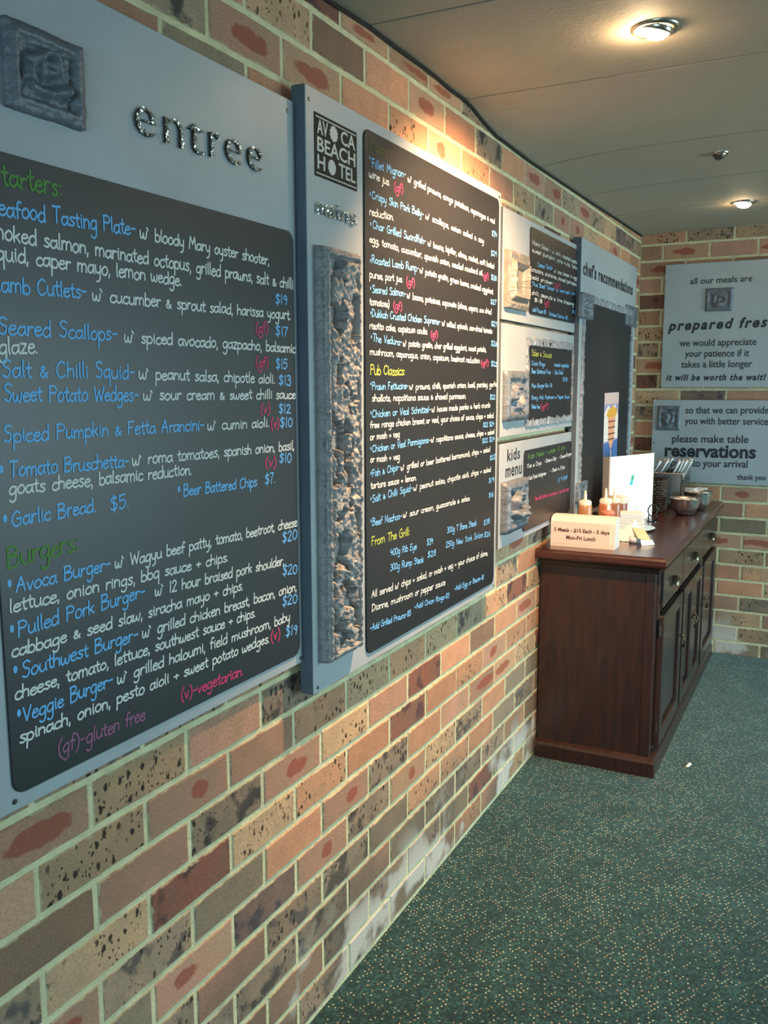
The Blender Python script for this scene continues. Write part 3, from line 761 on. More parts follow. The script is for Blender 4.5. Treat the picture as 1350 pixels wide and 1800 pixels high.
def chalk(lines, parent, w, pen):
    for u0, v0, u1, v1, t, c_, h in lines:
        mb = MB(TL); chalk_line(mb, u0, v0, u1, v1, t, h*.94, pen*(1.2 if c_ in 'gy' else 1), w)
        o = mb.build(CNAME[c_], CHALK[c_], parent)
        if t != '*': o['kind'] = 'stuff'        # letters too small to lift one by one: a line of writing is one part
        else: o.name = 'bullet_dot'


# printed lettering: the built-in typeface turned into thin mesh letters, fitted to a baseline and a width
def print_line(T, m, parent, *a, **k):
    b = MB(T); a = list(a); a[5] *= 1.3; print_mesh(b, *a, **k); o = b.build('printed_line', m, parent); o['kind'] = 'stuff'; return o
def print_mesh(mb, text, u0, v0, u1, v1, xh, w, bold=.0, shear=0, spacing=1.0, thick=.0006):
    cu = bpy.data.curves.new('lettering', 'FONT'); cu.body = text; cu.offset = bold; cu.shear = shear; cu.space_character = spacing; cu.resolution_u = 3
    cu.extrude = .5
    o = bpy.data.objects.new('lettering', cu); COL.objects.link(o)
    bpy.context.view_layer.update()
    me = o.evaluated_get(bpy.context.evaluated_depsgraph_get()).to_mesh()
    vs = [v.co.copy() for v in me.vertices]; fs = [tuple(p.vertices) for p in me.polygons]
    x0 = min(v.x for v in vs); x1 = max(v.x for v in vs)
    o.to_mesh_clear(); bpy.data.objects.remove(o); bpy.data.curves.remove(cu)
    s = (u1-u0)/(x1-x0); sy = xh/.53; sl = (v1-v0)/(u1-u0)
    mb.add([(u0+(v.x-x0)*s, v0+(v.x-x0)*s*sl+v.y*sy, w+(v.z+.5)*thick) for v in vs], fs)
    return x0, x1

# ------------------------------------------------------------------ wall boards
silver = mat('silver_grey_paint', (158, 164, 166), .42, var=.07, vscale=5, bump=.12, bscale=25, spec=.5)
silver_edge = mat('board_edge_blue_grey', (84, 96, 106), .5, var=.08, vscale=10)
board_m = mat('chalkboard_paint', (25, 25, 27), .42, var=.12, vscale=4, spec=.55, bump=.04, bscale=30)
screw_m = mat('screw_steel', (96, 98, 96), .35, 1)
ink = mat('black_lettering', (20, 24, 32), .5)
relief_m = mat('pewter_relief', (104, 110, 116), .5, .25, bump=.5, bscale=120, var=.22, vscale=30)
torn_m = mat('torn_pewter_edge', (146, 150, 156), .45, .35, bump=.6, bscale=150, var=.2, vscale=50)
gap_m = mat('board_batten', (40, 42, 42), .8)

def board(name, label, T, u0, v0, u1, v1, w0, w1, group=None):
    loc = T((u0+u1)/2, v0, w0); t = thing(name, label, 'sign', loc, group)
    b = MB(T); b.slab([(u0, v0), (u1, v0), (u1, v1), (u0, v1)], w0, w1, .0015)
    o = b.build('backing_board', silver, t)
    o.data.materials.append(silver_edge)
    for p in o.data.polygons:           # the edge faces get a darker blue grey
        n = p.normal; f = Vector(T(0, 0, 1))-Vector(T(0, 0, 0))
        if abs(n.dot(f)) < .3: p.material_index = 1
    for (a, c_) in ((u0+.06, v0+.05), (u1-.06, v0+.05), (u0+.06, v1-.05), (u1-.06, v1-.05)):
        s = MB(T); s.box(a-.03, c_-.03, .0015, a+.03, c_+.03, w0); s.build('spacer', gap_m, t)
    return t
def panel(t, T, pts, w0, w1, m=board_m, name='chalkboard'):
    b = MB(T); b.slab(pts, w0, w1, .0006); return b.build(name, m, t)
def screw(t, T, u, v, w):
    b = MB(T); n = 10
    b.loft([[(u+r*cos(2*pi*j/n), v+r*sin(2*pi*j/n), z) for j in range(n)] for r, z in ((.0042, w), (.0040, w+.0012), (.0026, w+.002))]); b.build('screw', screw_m, t)

def fract(p, s):
    return noise.fractal(Vector(p)*s, 1.0, 2.0, 5)
def relief(t, T, u0, v0, u1, v1, w, depth, rim=.018, seed=0, lump=26, name='relief_tile', m=None, nx=30, motif=True, ragged=.0015, rimh=.55, pits=0):
    """cast square tile: raised moulded rim, sunken field, a modelled knot in high relief"""
    ny = max(8, int(nx*(v1-v0)/(u1-u0))); mb = MB(T); vs = []; fs = []
    cu, cv = (u0+u1)/2, (v0+v1)/2; hu, hv = (u1-u0)/2, (v1-v0)/2
    for j in range(ny+1):
        for i in range(nx+1):
            a = i/nx*2-1; c_ = j/ny*2-1
            u = cu+a*hu; v = cv+c_*hv
            e = min((1-abs(a))*hu, (1-abs(c_))*hv)
            n1 = fract((u, v, seed), lump); n2 = fract((u, v, seed+9), lump*2.8)
            if e < rim*.35: h = rimh*.9*min(1, e/(rim*.2)+.35)
            elif e < rim: h = rimh+.12*sin((e-rim*.35)/(rim*.65)*pi)
            else: h = .22
            if e > rim*.9:
                k = min(1, (e-rim*.9)/.008)
                d = sqrt(a*a+c_*c_)
                mot = 0
                if motif:
                    # a curled knot: two arms and a boss
                    th = atan2(c_, a)
                    mot = .55*exp(-((d-.42-.06*sin(3*th+seed))/.13)**2)+.45*exp(-(d/.17)**2)-.35*exp(-((a-.12)**2+(c_+.1)**2)/.02)
                if pits:
                    n3 = fract((u*1.5, v*.8, seed+4), lump*.62)
                    plate = .75+.16*n2+.22*n1
                    hole = max(0., min(1., (n3-.0)/.08)); h = (1-k)*h+k*(plate*(1-hole)+.12*hole)
                else: h += k*(mot+.55*n1+.25*n2)
            else: h += .10*n2
            h = max(.04, min(1.25, h))
            if i in (0, nx) or j in (0, ny): h = 0; u += n2*ragged; v += n1*ragged
            vs.append((u, v, w+h*depth))
    for j in range(ny):
        for i in range(nx):
            q = j*(nx+1)+i; fs.append((q, q+1, q+nx+2, q+nx+1))
    # walls: lift the first inner ring steeply by snapping it outwards
    for j in range(ny+1):
        for i in range(nx+1):
            q = j*(nx+1)+i; u, v, h = vs[q]
            if i == 1: u = u0+.001
            if i == nx-1: u = u1-.001
            if j == 1: v = v0+.001
            if j == ny-1: v = v1-.001
            vs[q] = (u, v, h)
    mb.add(vs, fs); return mb.build(name, m or relief_m, t, smooth=True)

# --- board 1: entree
t = board('menu_board', 'large silver menu board headed entree, nearest the camera, listing starters and burgers', TL, .797, .919, 1.6077, 2.095, .006, .02, 'chalk menu boards on the long brick wall')
p1 = panel(t, TL, rrect(.828, .943, 1.592, 1.837, .022), .0195, .0235)
relief(t, TL, .886, 1.897, 1.023, 2.012, .02, .026, rim=.02, seed=3, lump=22, nx=40)
for u, v in ((.831, .934), (1.583, 2.071), (.831, 2.071), (1.598, .931)): screw(t, TL, u, v, .02)
sparkle = mat('hammered_chrome', (214, 210, 200), .22, .9)
letter_dark = mat('letter_dark_bronze', (70, 64, 58), .5, .5)
def metal_letter(t, ch, u0, v0, u1, xh, w, seed, body=None):
    mb = MB(TL); print_mesh(mb, ch, u0, v0, u1, v0, xh, w, bold=-.018, thick=.003)
    mb.nbase = (len(mb.v), len(mb.f)); tri = [f for f in mb.f if len(f) >= 3]
    r = random.Random(seed); top = []
    for f in tri:
        P_ = [mb.v[i] for i in f]
        if min(p[0] for p in P_) < w+.0025: continue
        for k in range(1, len(P_)-1):
            a, b_, c_ = [Vector((P_[i][1], P_[i][2])) for i in (0, k, k+1)]
            top.append((abs((b_-a).cross(c_-a))/2, a, b_, c_))
    tot = sum(x[0] for x in top) or 1
    for q in range(130):
        z = r.uniform(0, tot)
        for ar, a, b_, c_ in top:
            z -= ar
            if z <= 0: break
        s, q2 = r.random(), r.random()
        if s+q2 > 1: s, q2 = 1-s, 1-q2
        p = a+(b_-a)*s+(c_-a)*q2; k = r.uniform(.0016, .0032); an = r.uniform(0, 6.28)
        pts = [(p.x+k*cos(an+i*2.09), p.y+k*sin(an+i*2.09), w+.004+r.uniform(0, .003)) for i in range(3)]
        apex = (p.x, p.y, w+.005+r.uniform(0, .003)); mb.add(pts+[apex], [(0, 1, 3), (1, 2, 3), (2, 0, 3)])
    nb = mb.nbase; a = MB(); a.v, a.f = mb.v[:nb[0]], mb.f[:nb[1]]; lt = a.build('metal_letter', body or letter_dark, t)
    c_ = MB(); c_.v = mb.v[nb[0]:]; c_.f = [tuple(i-nb[0] for i in f) for f in mb.f[nb[1]:]]; o = c_.build('metal_flakes', sparkle, lt); o['kind'] = 'stuff'
for i, (ch, a, b_, v) in enumerate((('e', 1.137, 1.181, 1.922), ('n', 1.206, 1.250, 1.922), ('t', 1.268, 1.305, 1.923), ('r', 1.325, 1.352, 1.926), ('e', 1.370, 1.416, 1.928), ('e', 1.438, 1.483, 1.930))):
    metal_letter(t, ch, a, v, b_, .053, .0205, i)
chalk(TEXT_1, p1, .0240, .00150)

# --- board 2: mains
t2 = board('menu_board', 'silver menu board headed mains with a black hotel logo and long rough relief strip', TL, 1.611, .845, 2.783, 2.128, .012, .045, 'chalk menu boards on the long brick wall')
p2 = panel(t2, TL, rrect(1.855, .869, 2.757, 2.102, .022), .0445, .049)
for u, v in ((1.625, 2.101), (2.765, 2.112), (1.628, .858), (2.768, .857)): screw(t2, TL, u, v, .045)
logo_m = mat('logo_dark_bronze', (48, 42, 36), .75, 0, spec=.2, var=.45, vscale=260); logo_s = mat('logo_silver', (186, 186, 180), .4)
lg = panel(t2, TL, [(1.643, 1.957), (1.825, 1.957), (1.825, 2.083), (1.643, 2.083)], .045, .0462, logo_m, 'hotel_logo')
mb = MB(TL); w = .0463
for txt, a, b_, v in (('AV', 1.653, 1.697, 2.043), ('CA', 1.752, 1.816, 2.043), ('BEACH', 1.653, 1.816, 2.008), ('H', 1.653, 1.684, 1.973), ('TEL', 1.742, 1.816, 1.973)):
    print_mesh(mb, txt, a, v, b_, v, .0215, w, bold=.015)
def disc(mb, u, v, r, w, n=18, spiky=0):
    mb.add([(u+r*(1+spiky*(i % 2))*cos(2*pi*i/n), v+r*(1+spiky*(i % 2))*sin(2*pi*i/n)*.95, w) for i in range(n)], [tuple(range(n))])
disc(mb, 1.722, 2.056, .015, w+.0003, 24, .25); disc(mb, 1.713, 1.986, .0165, w+.0003)
for v in (2.0755, 1.9635): mb.box(1.648, v-.0012, w, 1.820, v+.0012, w+.0004)
mb.build('logo_lettering', logo_s, lg)
for i, (ch, a, b_) in enumerate((('m', 1.646, 1.686), ('a', 1.693, 1.722), ('i', 1.731, 1.738), ('n', 1.748, 1.778), ('s', 1.788, 1.814))):
    metal_letter(t2, ch, a, 1.880, b_, .027, .0455, 20+i, mat('letter_silver', (206, 204, 200), .35, .5))
relief(t2, TL, 1.640, .911, 1.800, 1.815, .045, .040, rim=.018, seed=12, lump=30, name='relief_strip', nx=70, motif=False, rimh=.62, pits=1, m=mat('rough_pewter', (136, 134, 132), .5, .15, bump=.6, bscale=140, var=.2, vscale=40))
chalk(TEXT_2, p2, .0496, .00135)

def torn_frame(t, T, u0, v0, u1, v1, wd, w, th, seed, sides='tblr'):
    r = random.Random(seed)
    def strip(a, b_, horiz, off, name='torn_edge'):
        n = max(8, int(abs(b_-a)/.012)); mb = MB(T); rings = []
        for i in range(n+1):
            x = a+(b_-a)*i/n; i0 = r.uniform(0, .006); o1 = wd+r.uniform(-.007, .006); h = th*r.uniform(.5, 1.2)
            q = [(off-i0, w), (off-i0*.5, w+h*.8), (off+wd*.5, w+h*r.uniform(.4, 1)), (off+o1, w+h*.6), (off+o1, w)]
            if off < 0: pass
            rings.append([(x, y, z) if horiz else (y, x, z) for y, z in q])
        mb.loft(rings); mb.build(name, torn_m, t)
    if 't' in sides: strip(u0, u1, True, v1-wd)
    if 'b' in sides: strip(u0, u1, True, v0)
    if 'l' in sides: strip(v0, v1, False, u0)
    if 'r' in sides: strip(v0, v1, False, u1-wd)

# --- board 3, 4, 5 stacked
t3 = board('menu_board', 'small menu board with a mirrored metal frame relief, topmost of the three stacked', TL, 2.851, 1.740, 3.760, 2.100, .008, .03, 'chalk menu boards on the long brick wall')
p3 = panel(t3, TL, rrect(3.131, 1.777, 3.752, 2.080, .018), .0295, .034)
# open cast frame around a small mirror
mb = MB(TL); n = 7
def framering(mb, u0, v0, u1, v1, w, wd, h, seed, dv=26):
    r = random.Random(seed); per = []
    for i in range(dv): per.append((i/dv, 0))
    def pos(s, k):
        # s along the perimeter 0..4, k = inset
        a0, b0, a1, b1 = u0+k, v0+k, u1-k, v1-k
        q = int(s) % 4; f_ = s-int(s)
        return ((a0+(a1-a0)*f_, b0), (a1, b0+(b1-b0)*f_), (a1-(a1-a0)*f_, b1), (a0, b1-(b1-b0)*f_))[q]
    rings = []
    for i in range(4*dv):
        s = i/dv; j = [r.uniform(-.05, .05) for _ in range(5)]
        prof = [(0, 0), (.001, .45), (wd*.22, .62), (wd*.4, .5), (wd*.62, 1.0), (wd*.85, .55), (wd, .02)]
        rings.append([(*pos(s, k), w+h*(z+(j[q % 5] if z > .2 else 0))) for q, (k, z) in enumerate(prof)])
    vs = [p for q in rings for p in q]; m_ = len(rings[0]); fs = []
    for i in range(len(rings)):
        for q in range(m_-1):
            i2 = (i+1) % len(rings); fs.append((i*m_+q, i2*m_+q, i2*m_+q+1, i*m_+q+1))
    mb.add(vs, fs)
framering(mb, 2.850+.012, 1.780, 3.085, 1.968, .03, .062, .034, 4)
fr_ = mb.build('cast_frame', mat('warm_pewter', (132, 126, 116), .5, .2, bump=.4, bscale=110, var=.18, vscale=30), t3)
panel(t3, TL, [(2.918, 1.835), (3.03, 1.835), (3.03, 1.915), (2.918, 1.915)], .030, .040, mat('mirror', (220, 214, 200), .04, 1), 'mirror')
chalk(TEXT_3, p3, .0346, .0012)
t4 = board('menu_board', 'small menu board with torn metal edging and sides list, middle of the three stacked', TL, 2.851, 1.348, 3.760, 1.729, .008, .03, 'chalk menu boards on the long brick wall')
p4 = panel(t4, TL, [(3.135, 1.385), (3.735, 1.385), (3.735, 1.685), (3.135, 1.685)], .0295, .034)
torn_frame(t4, TL, 3.118, 1.374, 3.748, 1.692, .024, .031, .008, 5, 'tblr')
relief(t4, TL, 2.868, 1.400, 3.108, 1.572, .03, .040, rim=.03, seed=31, lump=30, nx=36, rimh=.45)
chalk(TEXT_4, p4, .0346, .0012)
t5 = board('menu_board', 'small board reading kids menu with a lumpy metal relief, lowest of three stacked', TL, 2.851, .963, 3.760, 1.324, .008, .03, 'chalk menu boards on the long brick wall')
p5 = panel(t5, TL, rrect(3.109, .984, 3.752, 1.286, .02), .0295, .034)
print_line(TL, ink, t5, 'kids', 2.929, 1.262, 3.066, 1.262, .0245, .0303, bold=.01, spacing=1.1)
print_line(TL, ink, t5, 'menu', 2.913, 1.206, 3.090, 1.206, .0275, .0303, bold=.01, spacing=1.1)
relief(t5, TL, 2.868, 1.012, 3.105, 1.192, .03, .060, rim=.03, seed=52, lump=21, nx=36, rimh=.4)
chalk(TEXT_5, p5, .0346, .0012)

# --- board 6: chef's recommendations
t6 = board('menu_board', "tall silver board headed chef's recommendations with blank black chalkboard, nearest the corner", TL, 3.767, .93, 4.895, 2.132, .012, .05, 'chalk menu boards on the long brick wall')
p6 = panel(t6, TL, [(3.835, .955), (4.79, .955), (4.79, 1.885), (3.835, 1.885)], .0495, .053)
torn_frame(t6, TL, 3.815, .945, 4.815, 1.905, .028, .051, .010, 8, 'tlr')
print_line(TL, ink, t6, "chef's recommendations", 3.797, 1.985, 4.805, 1.985, .031, .0503, bold=.03, spacing=1.12)
relief(t6, TL, 3.735, 1.800, 3.915, 1.905, .05, .036, rim=.016, seed=61, lump=30, nx=26)
relief(t6, TL, 4.650, 1.822, 4.885, 1.925, .05, .020, rim=.012, seed=64, lump=34, nx=22, name='relief_corner', motif=False)
relief(t6, TL, 3.775, 1.012, 3.930, 1.100, .05, .022, rim=.012, seed=67, lump=34, nx=18, name='relief_corner', motif=False)

# poster strip on the blank chalkboard
po = thing('poster_strip', 'narrow printed picture strip of a tall drink on the blank black chalkboard', 'poster', TL(4.40, 1.03, .0535))
PW = .0535
b = MB(TL); b.slab([(4.255, 1.03), (4.545, 1.03), (4.547, 1.486), (4.240, 1.484)], PW, PW+.0012); sheet = b.build('paper', mat('poster_sky', (150, 150, 186), .35), po)
def flat(name, pts, col, dz, rough=.35):
    b = MB(TL); b.add([(u, v, PW+.0013+dz) for u, v in pts], [tuple(range(len(pts)))]); b.build(name, mat('print_%d_%d_%d' % col, col, rough), sheet)
flat('printed_sky', [(4.242, 1.43), (4.546, 1.43), (4.546, 1.484), (4.241, 1.482)], (196, 180, 176), .0001)
flat('printed_cloud', [(4.244, 1.25), (4.545, 1.25), (4.545, 1.37), (4.46, 1.43), (4.40, 1.385), (4.33, 1.425), (4.244, 1.39)], (226, 222, 214), .0002)
flat('printed_sea', [(4.256, 1.03), (4.545, 1.03), (4.545, 1.255), (4.252, 1.24)], (70, 110, 170), .0003)
flat('printed_fruit', [(4.29, 1.375), (4.36, 1.36), (4.50, 1.375), (4.52, 1.40), (4.42, 1.42), (4.32, 1.40)], (214, 164, 62), .0006)
flat('printed_glass', [(4.40, 1.205), (4.455, 1.25), (4.485, 1.375), (4.32, 1.375), (4.345, 1.25)], (222, 160, 122), .0005)
for v in (1.345, 1.315, 1.285, 1.258): flat('printed_band', [(4.335, v-.004), (4.475, v-.004), (4.478, v+.004), (4.332, v+.004)], (120, 82, 66), .0008)
flat('printed_stem', [(4.385, 1.06), (4.425, 1.06), (4.41, 1.205), (4.395, 1.205)], (216, 222, 226), .0006)

# --- notices on the back wall
n1 = board('notice_board', 'grey notice board about meals prepared fresh, upper of the two on the end wall', TB, .143, 1.506, .735, 2.177, .006, .03, 'notice boards on the end wall')
w = .0303
print_line(TB, ink, n1, 'all our meals are', .276, 2.066, .593, 2.066, .019, w, bold=.012)
print_line(TB, ink, n1, 'prepared fresh', .169, 1.820, .722, 1.827, .0305, w, bold=.035, shear=.25, spacing=1.25)
print_line(TB, ink, n1, 'we would appreciate', .235, 1.732, .631, 1.732, .0215, w, bold=.012)
print_line(TB, ink, n1, 'your patience if it', .266, 1.674, .598, 1.672, .0215, w, bold=.012)
print_line(TB, ink, n1, 'takes a little longer', .249, 1.615, .616, 1.615, .0215, w, bold=.012)
print_line(TB, ink, n1, 'it will be worth the wait!', .172, 1.545, .688, 1.545, .019, w, bold=.035, shear=.25, spacing=1.2)
relief(n1, TB, .361, 1.916, .501, 2.038, .03, .016, rim=.02, seed=71, lump=24, nx=28)
n2 = board('notice_board', 'grey notice board asking for table reservations, lower of two on the end wall', TB, .105, .975, .765, 1.437, .006, .03, 'notice boards on the end wall')
print_line(TB, ink, n2, 'so that we can provide', .284, 1.362, .712, 1.367, .022, w, bold=.012)
print_line(TB, ink, n2, 'you with better service', .282, 1.303, .712, 1.306, .022, w, bold=.012)
print_line(TB, ink, n2, 'please make table', .218, 1.200, .619, 1.206, .024, w, bold=.012)
print_line(TB, ink, n2, 'reservations', .181, 1.120, .660, 1.124, .041, w, bold=.03)
print_line(TB, ink, n2, 'prior to your arrival', .218, 1.064, .621, 1.071, .024, w, bold=.012)
print_line(TB, ink, n2, 'thank you', .571, 1.003, .716, 1.006, .0175, w, bold=.012)
relief(n2, TB, .131, 1.266, .258, 1.403, .03, .016, rim=.02, seed=75, lump=24, nx=28)
for u, v in ((.117, 1.195), (.755, 1.195)): screw(n2, TB, u, v, .03)
# ------------------------------------------------------------------ sideboard against the brick wall
wood = mat('dark_stained_pine', (42, 17, 10), .40, var=.45, vscale=9, grain=(7, 7, .8), coat=.35, bump=.06, bscale=50)
wood_top = mat('dark_stained_top', (60, 28, 22), .28, var=.3, vscale=9, grain=(7, .8, 7), coat=.45)
wood_front = mat('dark_stained_front', (44, 26, 20), .38, var=.3, vscale=9, grain=(7, 7, .8), coat=.45)
groove_m = mat('groove_dark', (14, 8, 6), .8); brass = mat('aged_brass', (96, 88, 72), .35, .9)
SX0, SX1, SY0, SY1 = .012, .470, 3.425, 5.190
sb = thing('sideboard', 'dark stained wooden sideboard with drawers and panelled doors against the brick wall', 'sideboard', ((SX0+SX1)/2, (SY0+SY1)/2, 0))
b = MB()
b.box(SX0, SY0, .07, SX0+.012, SY1, .842)                                # back
b.box(SX0, SY0, .07, SX1-.02, SY0+.018, .842); b.box(SX0, SY1-.018, .07, SX1-.02, SY1, .842)
b.box(SX0, SY0, .07, SX1-.02, SY1, .09); b.box(SX0, SY0, .64, SX1-.02, SY1, .655)
b.build('carcass', wood, sb)
# planks glued up to make the end panel
for i in range(4):
    x0 = SX0+i*(SX1-.045-SX0)/4; x1 = SX0+(i+1)*(SX1-.045-SX0)/4-.0002
    q = MB(); q.box(x0, SY0-.006, .062, x1, SY0, .842); q.build('plank', wood, sb)
b = MB(); b.bevbox(SX1-.045, SY0-.008, .062, SX1-.004, SY0+.03, .842, .003); b.build('corner_post', wood, sb)
# worktop with a rounded nose
b = MB(); x0, x1, y0, y1 = SX0-.006, .508, SY0-.062, SY1+.015
prof = [(.012, .838), (.004, .842), (0, .850), (0, .868), (.004, .876), (.012, .880)]
rings = []
for i, z in prof: rings.append([(x0, y0+i, z), (x1-i, y0+i, z), (x1-i, y1-i*.2, z), (x0, y1-i*.2, z)])
b.loft(rings); b.build('top', wood_top, sb)
b = MB(); b.loft([[(SX0, SY0-.025+i, z), (SX1+.022-i, SY0-.025+i, z), (SX1+.022-i, SY1, z), (SX0, SY1, z)] for i, z in ((.022, .805), (.016, .812), (.012, .826), (0, .838))]); b.build('cornice', wood, sb)
b = MB(); b.loft([[(SX0, SY0-.03+i, z), (SX1+.02-i, SY0-.03+i, z), (SX1+.02-i, SY1, z), (SX0, SY1, z)] for i, z in ((0, 0), (0, .055), (.006, .066), (.024, .074))]); b.build('plinth', wood, sb)
# front: face frame
FX = SX1-.02
b = MB()
b.box(FX, SY0, .07, SX1-.006, SY0+.055, .842); b.box(FX, 3.955, .07, SX1-.006, 4.0, .65); b.box(FX, 4.60, .07, SX1-.006, 4.665, .65); b.box(FX, SY1-.04, .07, SX1-.006, SY1, .842)
b.box(FX, SY0, .07, SX1-.006, SY1, .095); b.box(FX, SY0, .632, SX1-.006, SY1, .655); b.box(FX, SY0, .815, SX1-.006, SY1, .842)
b.build('face_frame', wood_front, sb)
# scalloped bracket beside the drawers
b = MB(lambda u, v, w: (SX1-.006+w, u, v))
pts = [(SY0-.004, .63)]+[(SY0+.016+.008*sin(i*pi/2.2), .63+i*.021) for i in range(10)]+[(SY0-.004, .825)]
b.slab(pts, 0, .014); b.build('carved_bracket', wood_front, sb)
def drawer(y0, y1):
    b = MB(lambda u, v, w: (SX1-.006+w, u, v))
    b.bevbox(y0+.003, .660, 0, y1-.003, .812, .020, .005); d = b.build('drawer', wood_front, sb)
    # cup pull
    c = MB(lambda u, v, w: (SX1+.0145+w, u, v)); yc, zc = (y0+y1)/2, .728; n = 10; vs = []; fs = []
    for i in range(n+1):
        a = pi*i/n
        for j, (rr_, w_) in enumerate(((1, 0), (.98, .012), (.85, .022), (.5, .028), (.0, .030))):
            vs.append((yc+.046*rr_*cos(a), zc-.012+.032*rr_*sin(a), w_))
    for i in range(n):
        for j in range(4): q = i*5+j; fs.append((q, q+5, q+6, q+1))
    c.add(vs, fs); c.box(yc-.052, zc-.016, 0, yc+.052, zc-.010, .004); h = c.build('cup_handle', brass, d, smooth=True)
for a in ((3.475, 3.960), (3.968, 4.628), (4.640, 5.150)): drawer(*a)
def door(y0, y1, hside):
    T = lambda u, v, w: (SX1-.006+w, u, v)
    z0, z1 = .098, .630
    d = MB(T); s = .055
    for q in ((y0, z0, y0+s, z1), (y1-s, z0, y1, z1), (y0+s, z0, y1-s, z0+s), (y0+s, z1-s, y1-s, z1)): d.bevbox(q[0], q[1], 0, q[2], q[3], .026, .004)
    o = d.build('door', wood_front, sb)
    p = MB(T); a0, b0, a1, b1 = y0+s, z0+s, y1-s, z1-s
    p.loft([[(a0+i, b0+i, w), (a1-i, b0+i, w), (a1-i, b1-i, w), (a0+i, b1-i, w)] for i, w in ((0, .001), (0, .006), (.026, .015), (.032, .0155))]); p.build('raised_panel', wood_front, o)
    yh = (y1-.022) if hside > 0 else (y0+.022)
    h = MB(T); h.tube([(yh, .44, .026), (yh, .44, .040)], [.006, .0045], 8); h.tube([(yh, .44, .040), (yh-.004, .425, .046), (yh, .405, .044), (yh+.004, .39, .040)], [.003, .003, .004, .006], 7); h.build('drop_handle', brass, o, smooth=True)
    g_ = MB(T); yy = y0 if hside > 0 else y1
    for z in (z0+.06, z1-.08): g_ = MB(T); g_.tube([(yy, z, .012), (yy, z+.045, .012)], .005, 7); g_.build('hinge', brass, o)
door(3.482, 3.952, 1); door(4.004, 4.298, 1); door(4.304, 4.596, -1); door(4.669, 5.145, -1)
b = MB(lambda u, v, w: (SX1-.006+w, u, v))
b.bevbox(4.602, .075, 0, 4.662, .652, .016, .006); b.build('pilaster', wood_front, sb)

ZT = .880
white_card = mat('white_card', (246, 243, 236), .6, spec=.3)
def grp_T(loc, rz):
    cs, sn = cos(rz), sin(rz)
    return lambda x, y, z: (loc[0]+x*cs-y*sn, loc[1]+x*sn+y*cs, loc[2]+z)

# sign box
T = grp_T((.0365, 3.462, ZT), radians(.4)); bx = thing('sign_box', 'long white cardboard box with a printed lunch price label at the sideboard near end', 'box', (.044, 3.462, ZT))
wB, hB, dB = .258, .118, .085
b = MB(T); prof = [(0, 0), (dB, 0), (dB, hB-.004), (dB-.015, hB+.005), (.03, hB+.004), (.004, hB-.006), (0, hB-.016)]
b.loft([[(x, y, z) for y, z in prof] for x in (0, wB)]); b.build('box_body', mat('box_card', (222, 214, 204), .6), bx)
TF = lambda u, v, w: T(u, -w, v)
b = MB(TF); b.slab([(.006, .012), (wB-.022, .010), (wB-.022, hB-.020), (.006, hB-.018)], .0005, .0015); lab = b.build('paper_label', mat('label_cream', (228, 200, 190), .6), bx)
print_line(TF, mat('label_ink', (70, 50, 44), .6), lab, '5 Meals - $15 Each - 5 days', .014, .060, .236, .060, .0085, .0017, bold=.03)
print_line(TF, mat('label_ink', (70, 50, 44), .6), lab, 'Mon-Fri Lunch', .064, .030, .182, .030, .0090, .0017, bold=.03)
b = MB(T); b.box(wB-.018, -.002, -.0, wB-.006, .0, .02); b.box(.0, -.0022, .0, wB-.014, -.0002, .010); b.build('tape_edge', mat('clear_tape', (214, 202, 190), .2), bx)

# squeeze bottles
cap_m = mat('bottle_cap_white', (232, 222, 200), .35)
def bottle(x, y, h, col, label, r=.031, capcol=None):
    t = thing('sauce_bottle', label, 'bottle', (x, y, ZT), 'squeeze bottles behind the sign box')
    b = MB(grp_T((x, y, ZT), 0)); b.lathe([(0, 0), (r*.94, 0), (r, .006), (r, h*.74), (r*.93, h*.80), (r*.8, h*.83)], n=24); b.build('bottle_body', mat('sauce_%d_%d_%d' % col, col, .3), t, smooth=True)
    b = MB(grp_T((x, y, ZT), 0)); b.lathe([(r*.86, h*.80), (r*.90, h*.81), (r*.90, h*.89), (r*.7, h*.925), (r*.22, h*.94)], n=24); b.build('bottle_cap', capcol or cap_m, t, smooth=True)
    b = MB(grp_T((x, y, ZT), 0)); b.lathe([(r*.24, h*.935), (r*.20, h*1.06), (r*.11, h*1.17), (0, h*1.17)], n=12); b.build('nozzle', cap_m, t, smooth=True)
bottle(.108, 3.72, .170, (176, 126, 88), 'pale orange sauce bottle with white nozzle, leftmost behind the sign box', r=.030)
bottle(.186, 3.76, .178, (178, 108, 68), 'amber sauce bottle with the tallest white nozzle, behind the sign box', r=.029)
bottle(.200, 3.86, .168, (150, 96, 66), 'brown sauce bottle with white nozzle standing behind the amber one', r=.028)
bottle(.222, 3.650, .140, (168, 100, 78), 'short red brown sauce bottle behind the right end of the sign box', r=.031, capcol=mat('cap_terracotta', (196, 120, 96), .4))
# jar
j = thing('sauce_jar', 'squat brown sauce jar with a pale lid in front of the white card stand', 'jar', (.176, 4.072, ZT))
b = MB(grp_T((.176, 4.072, ZT), 0)); b.lathe([(0, 0), (.034, 0), (.037, .005), (.037, .105), (.033, .115)], n=24); b.build('jar_body', mat('jar_brown', (140, 78, 60), .35), j, smooth=True)
b = MB(grp_T((.176, 4.072, ZT), 0)); b.lathe([(.038, .108), (.040, .112), (.040, .134), (.036, .140), (0, .142)], n=24); b.build('lid', mat('jar_lid', (222, 206, 184), .4), j, smooth=True)

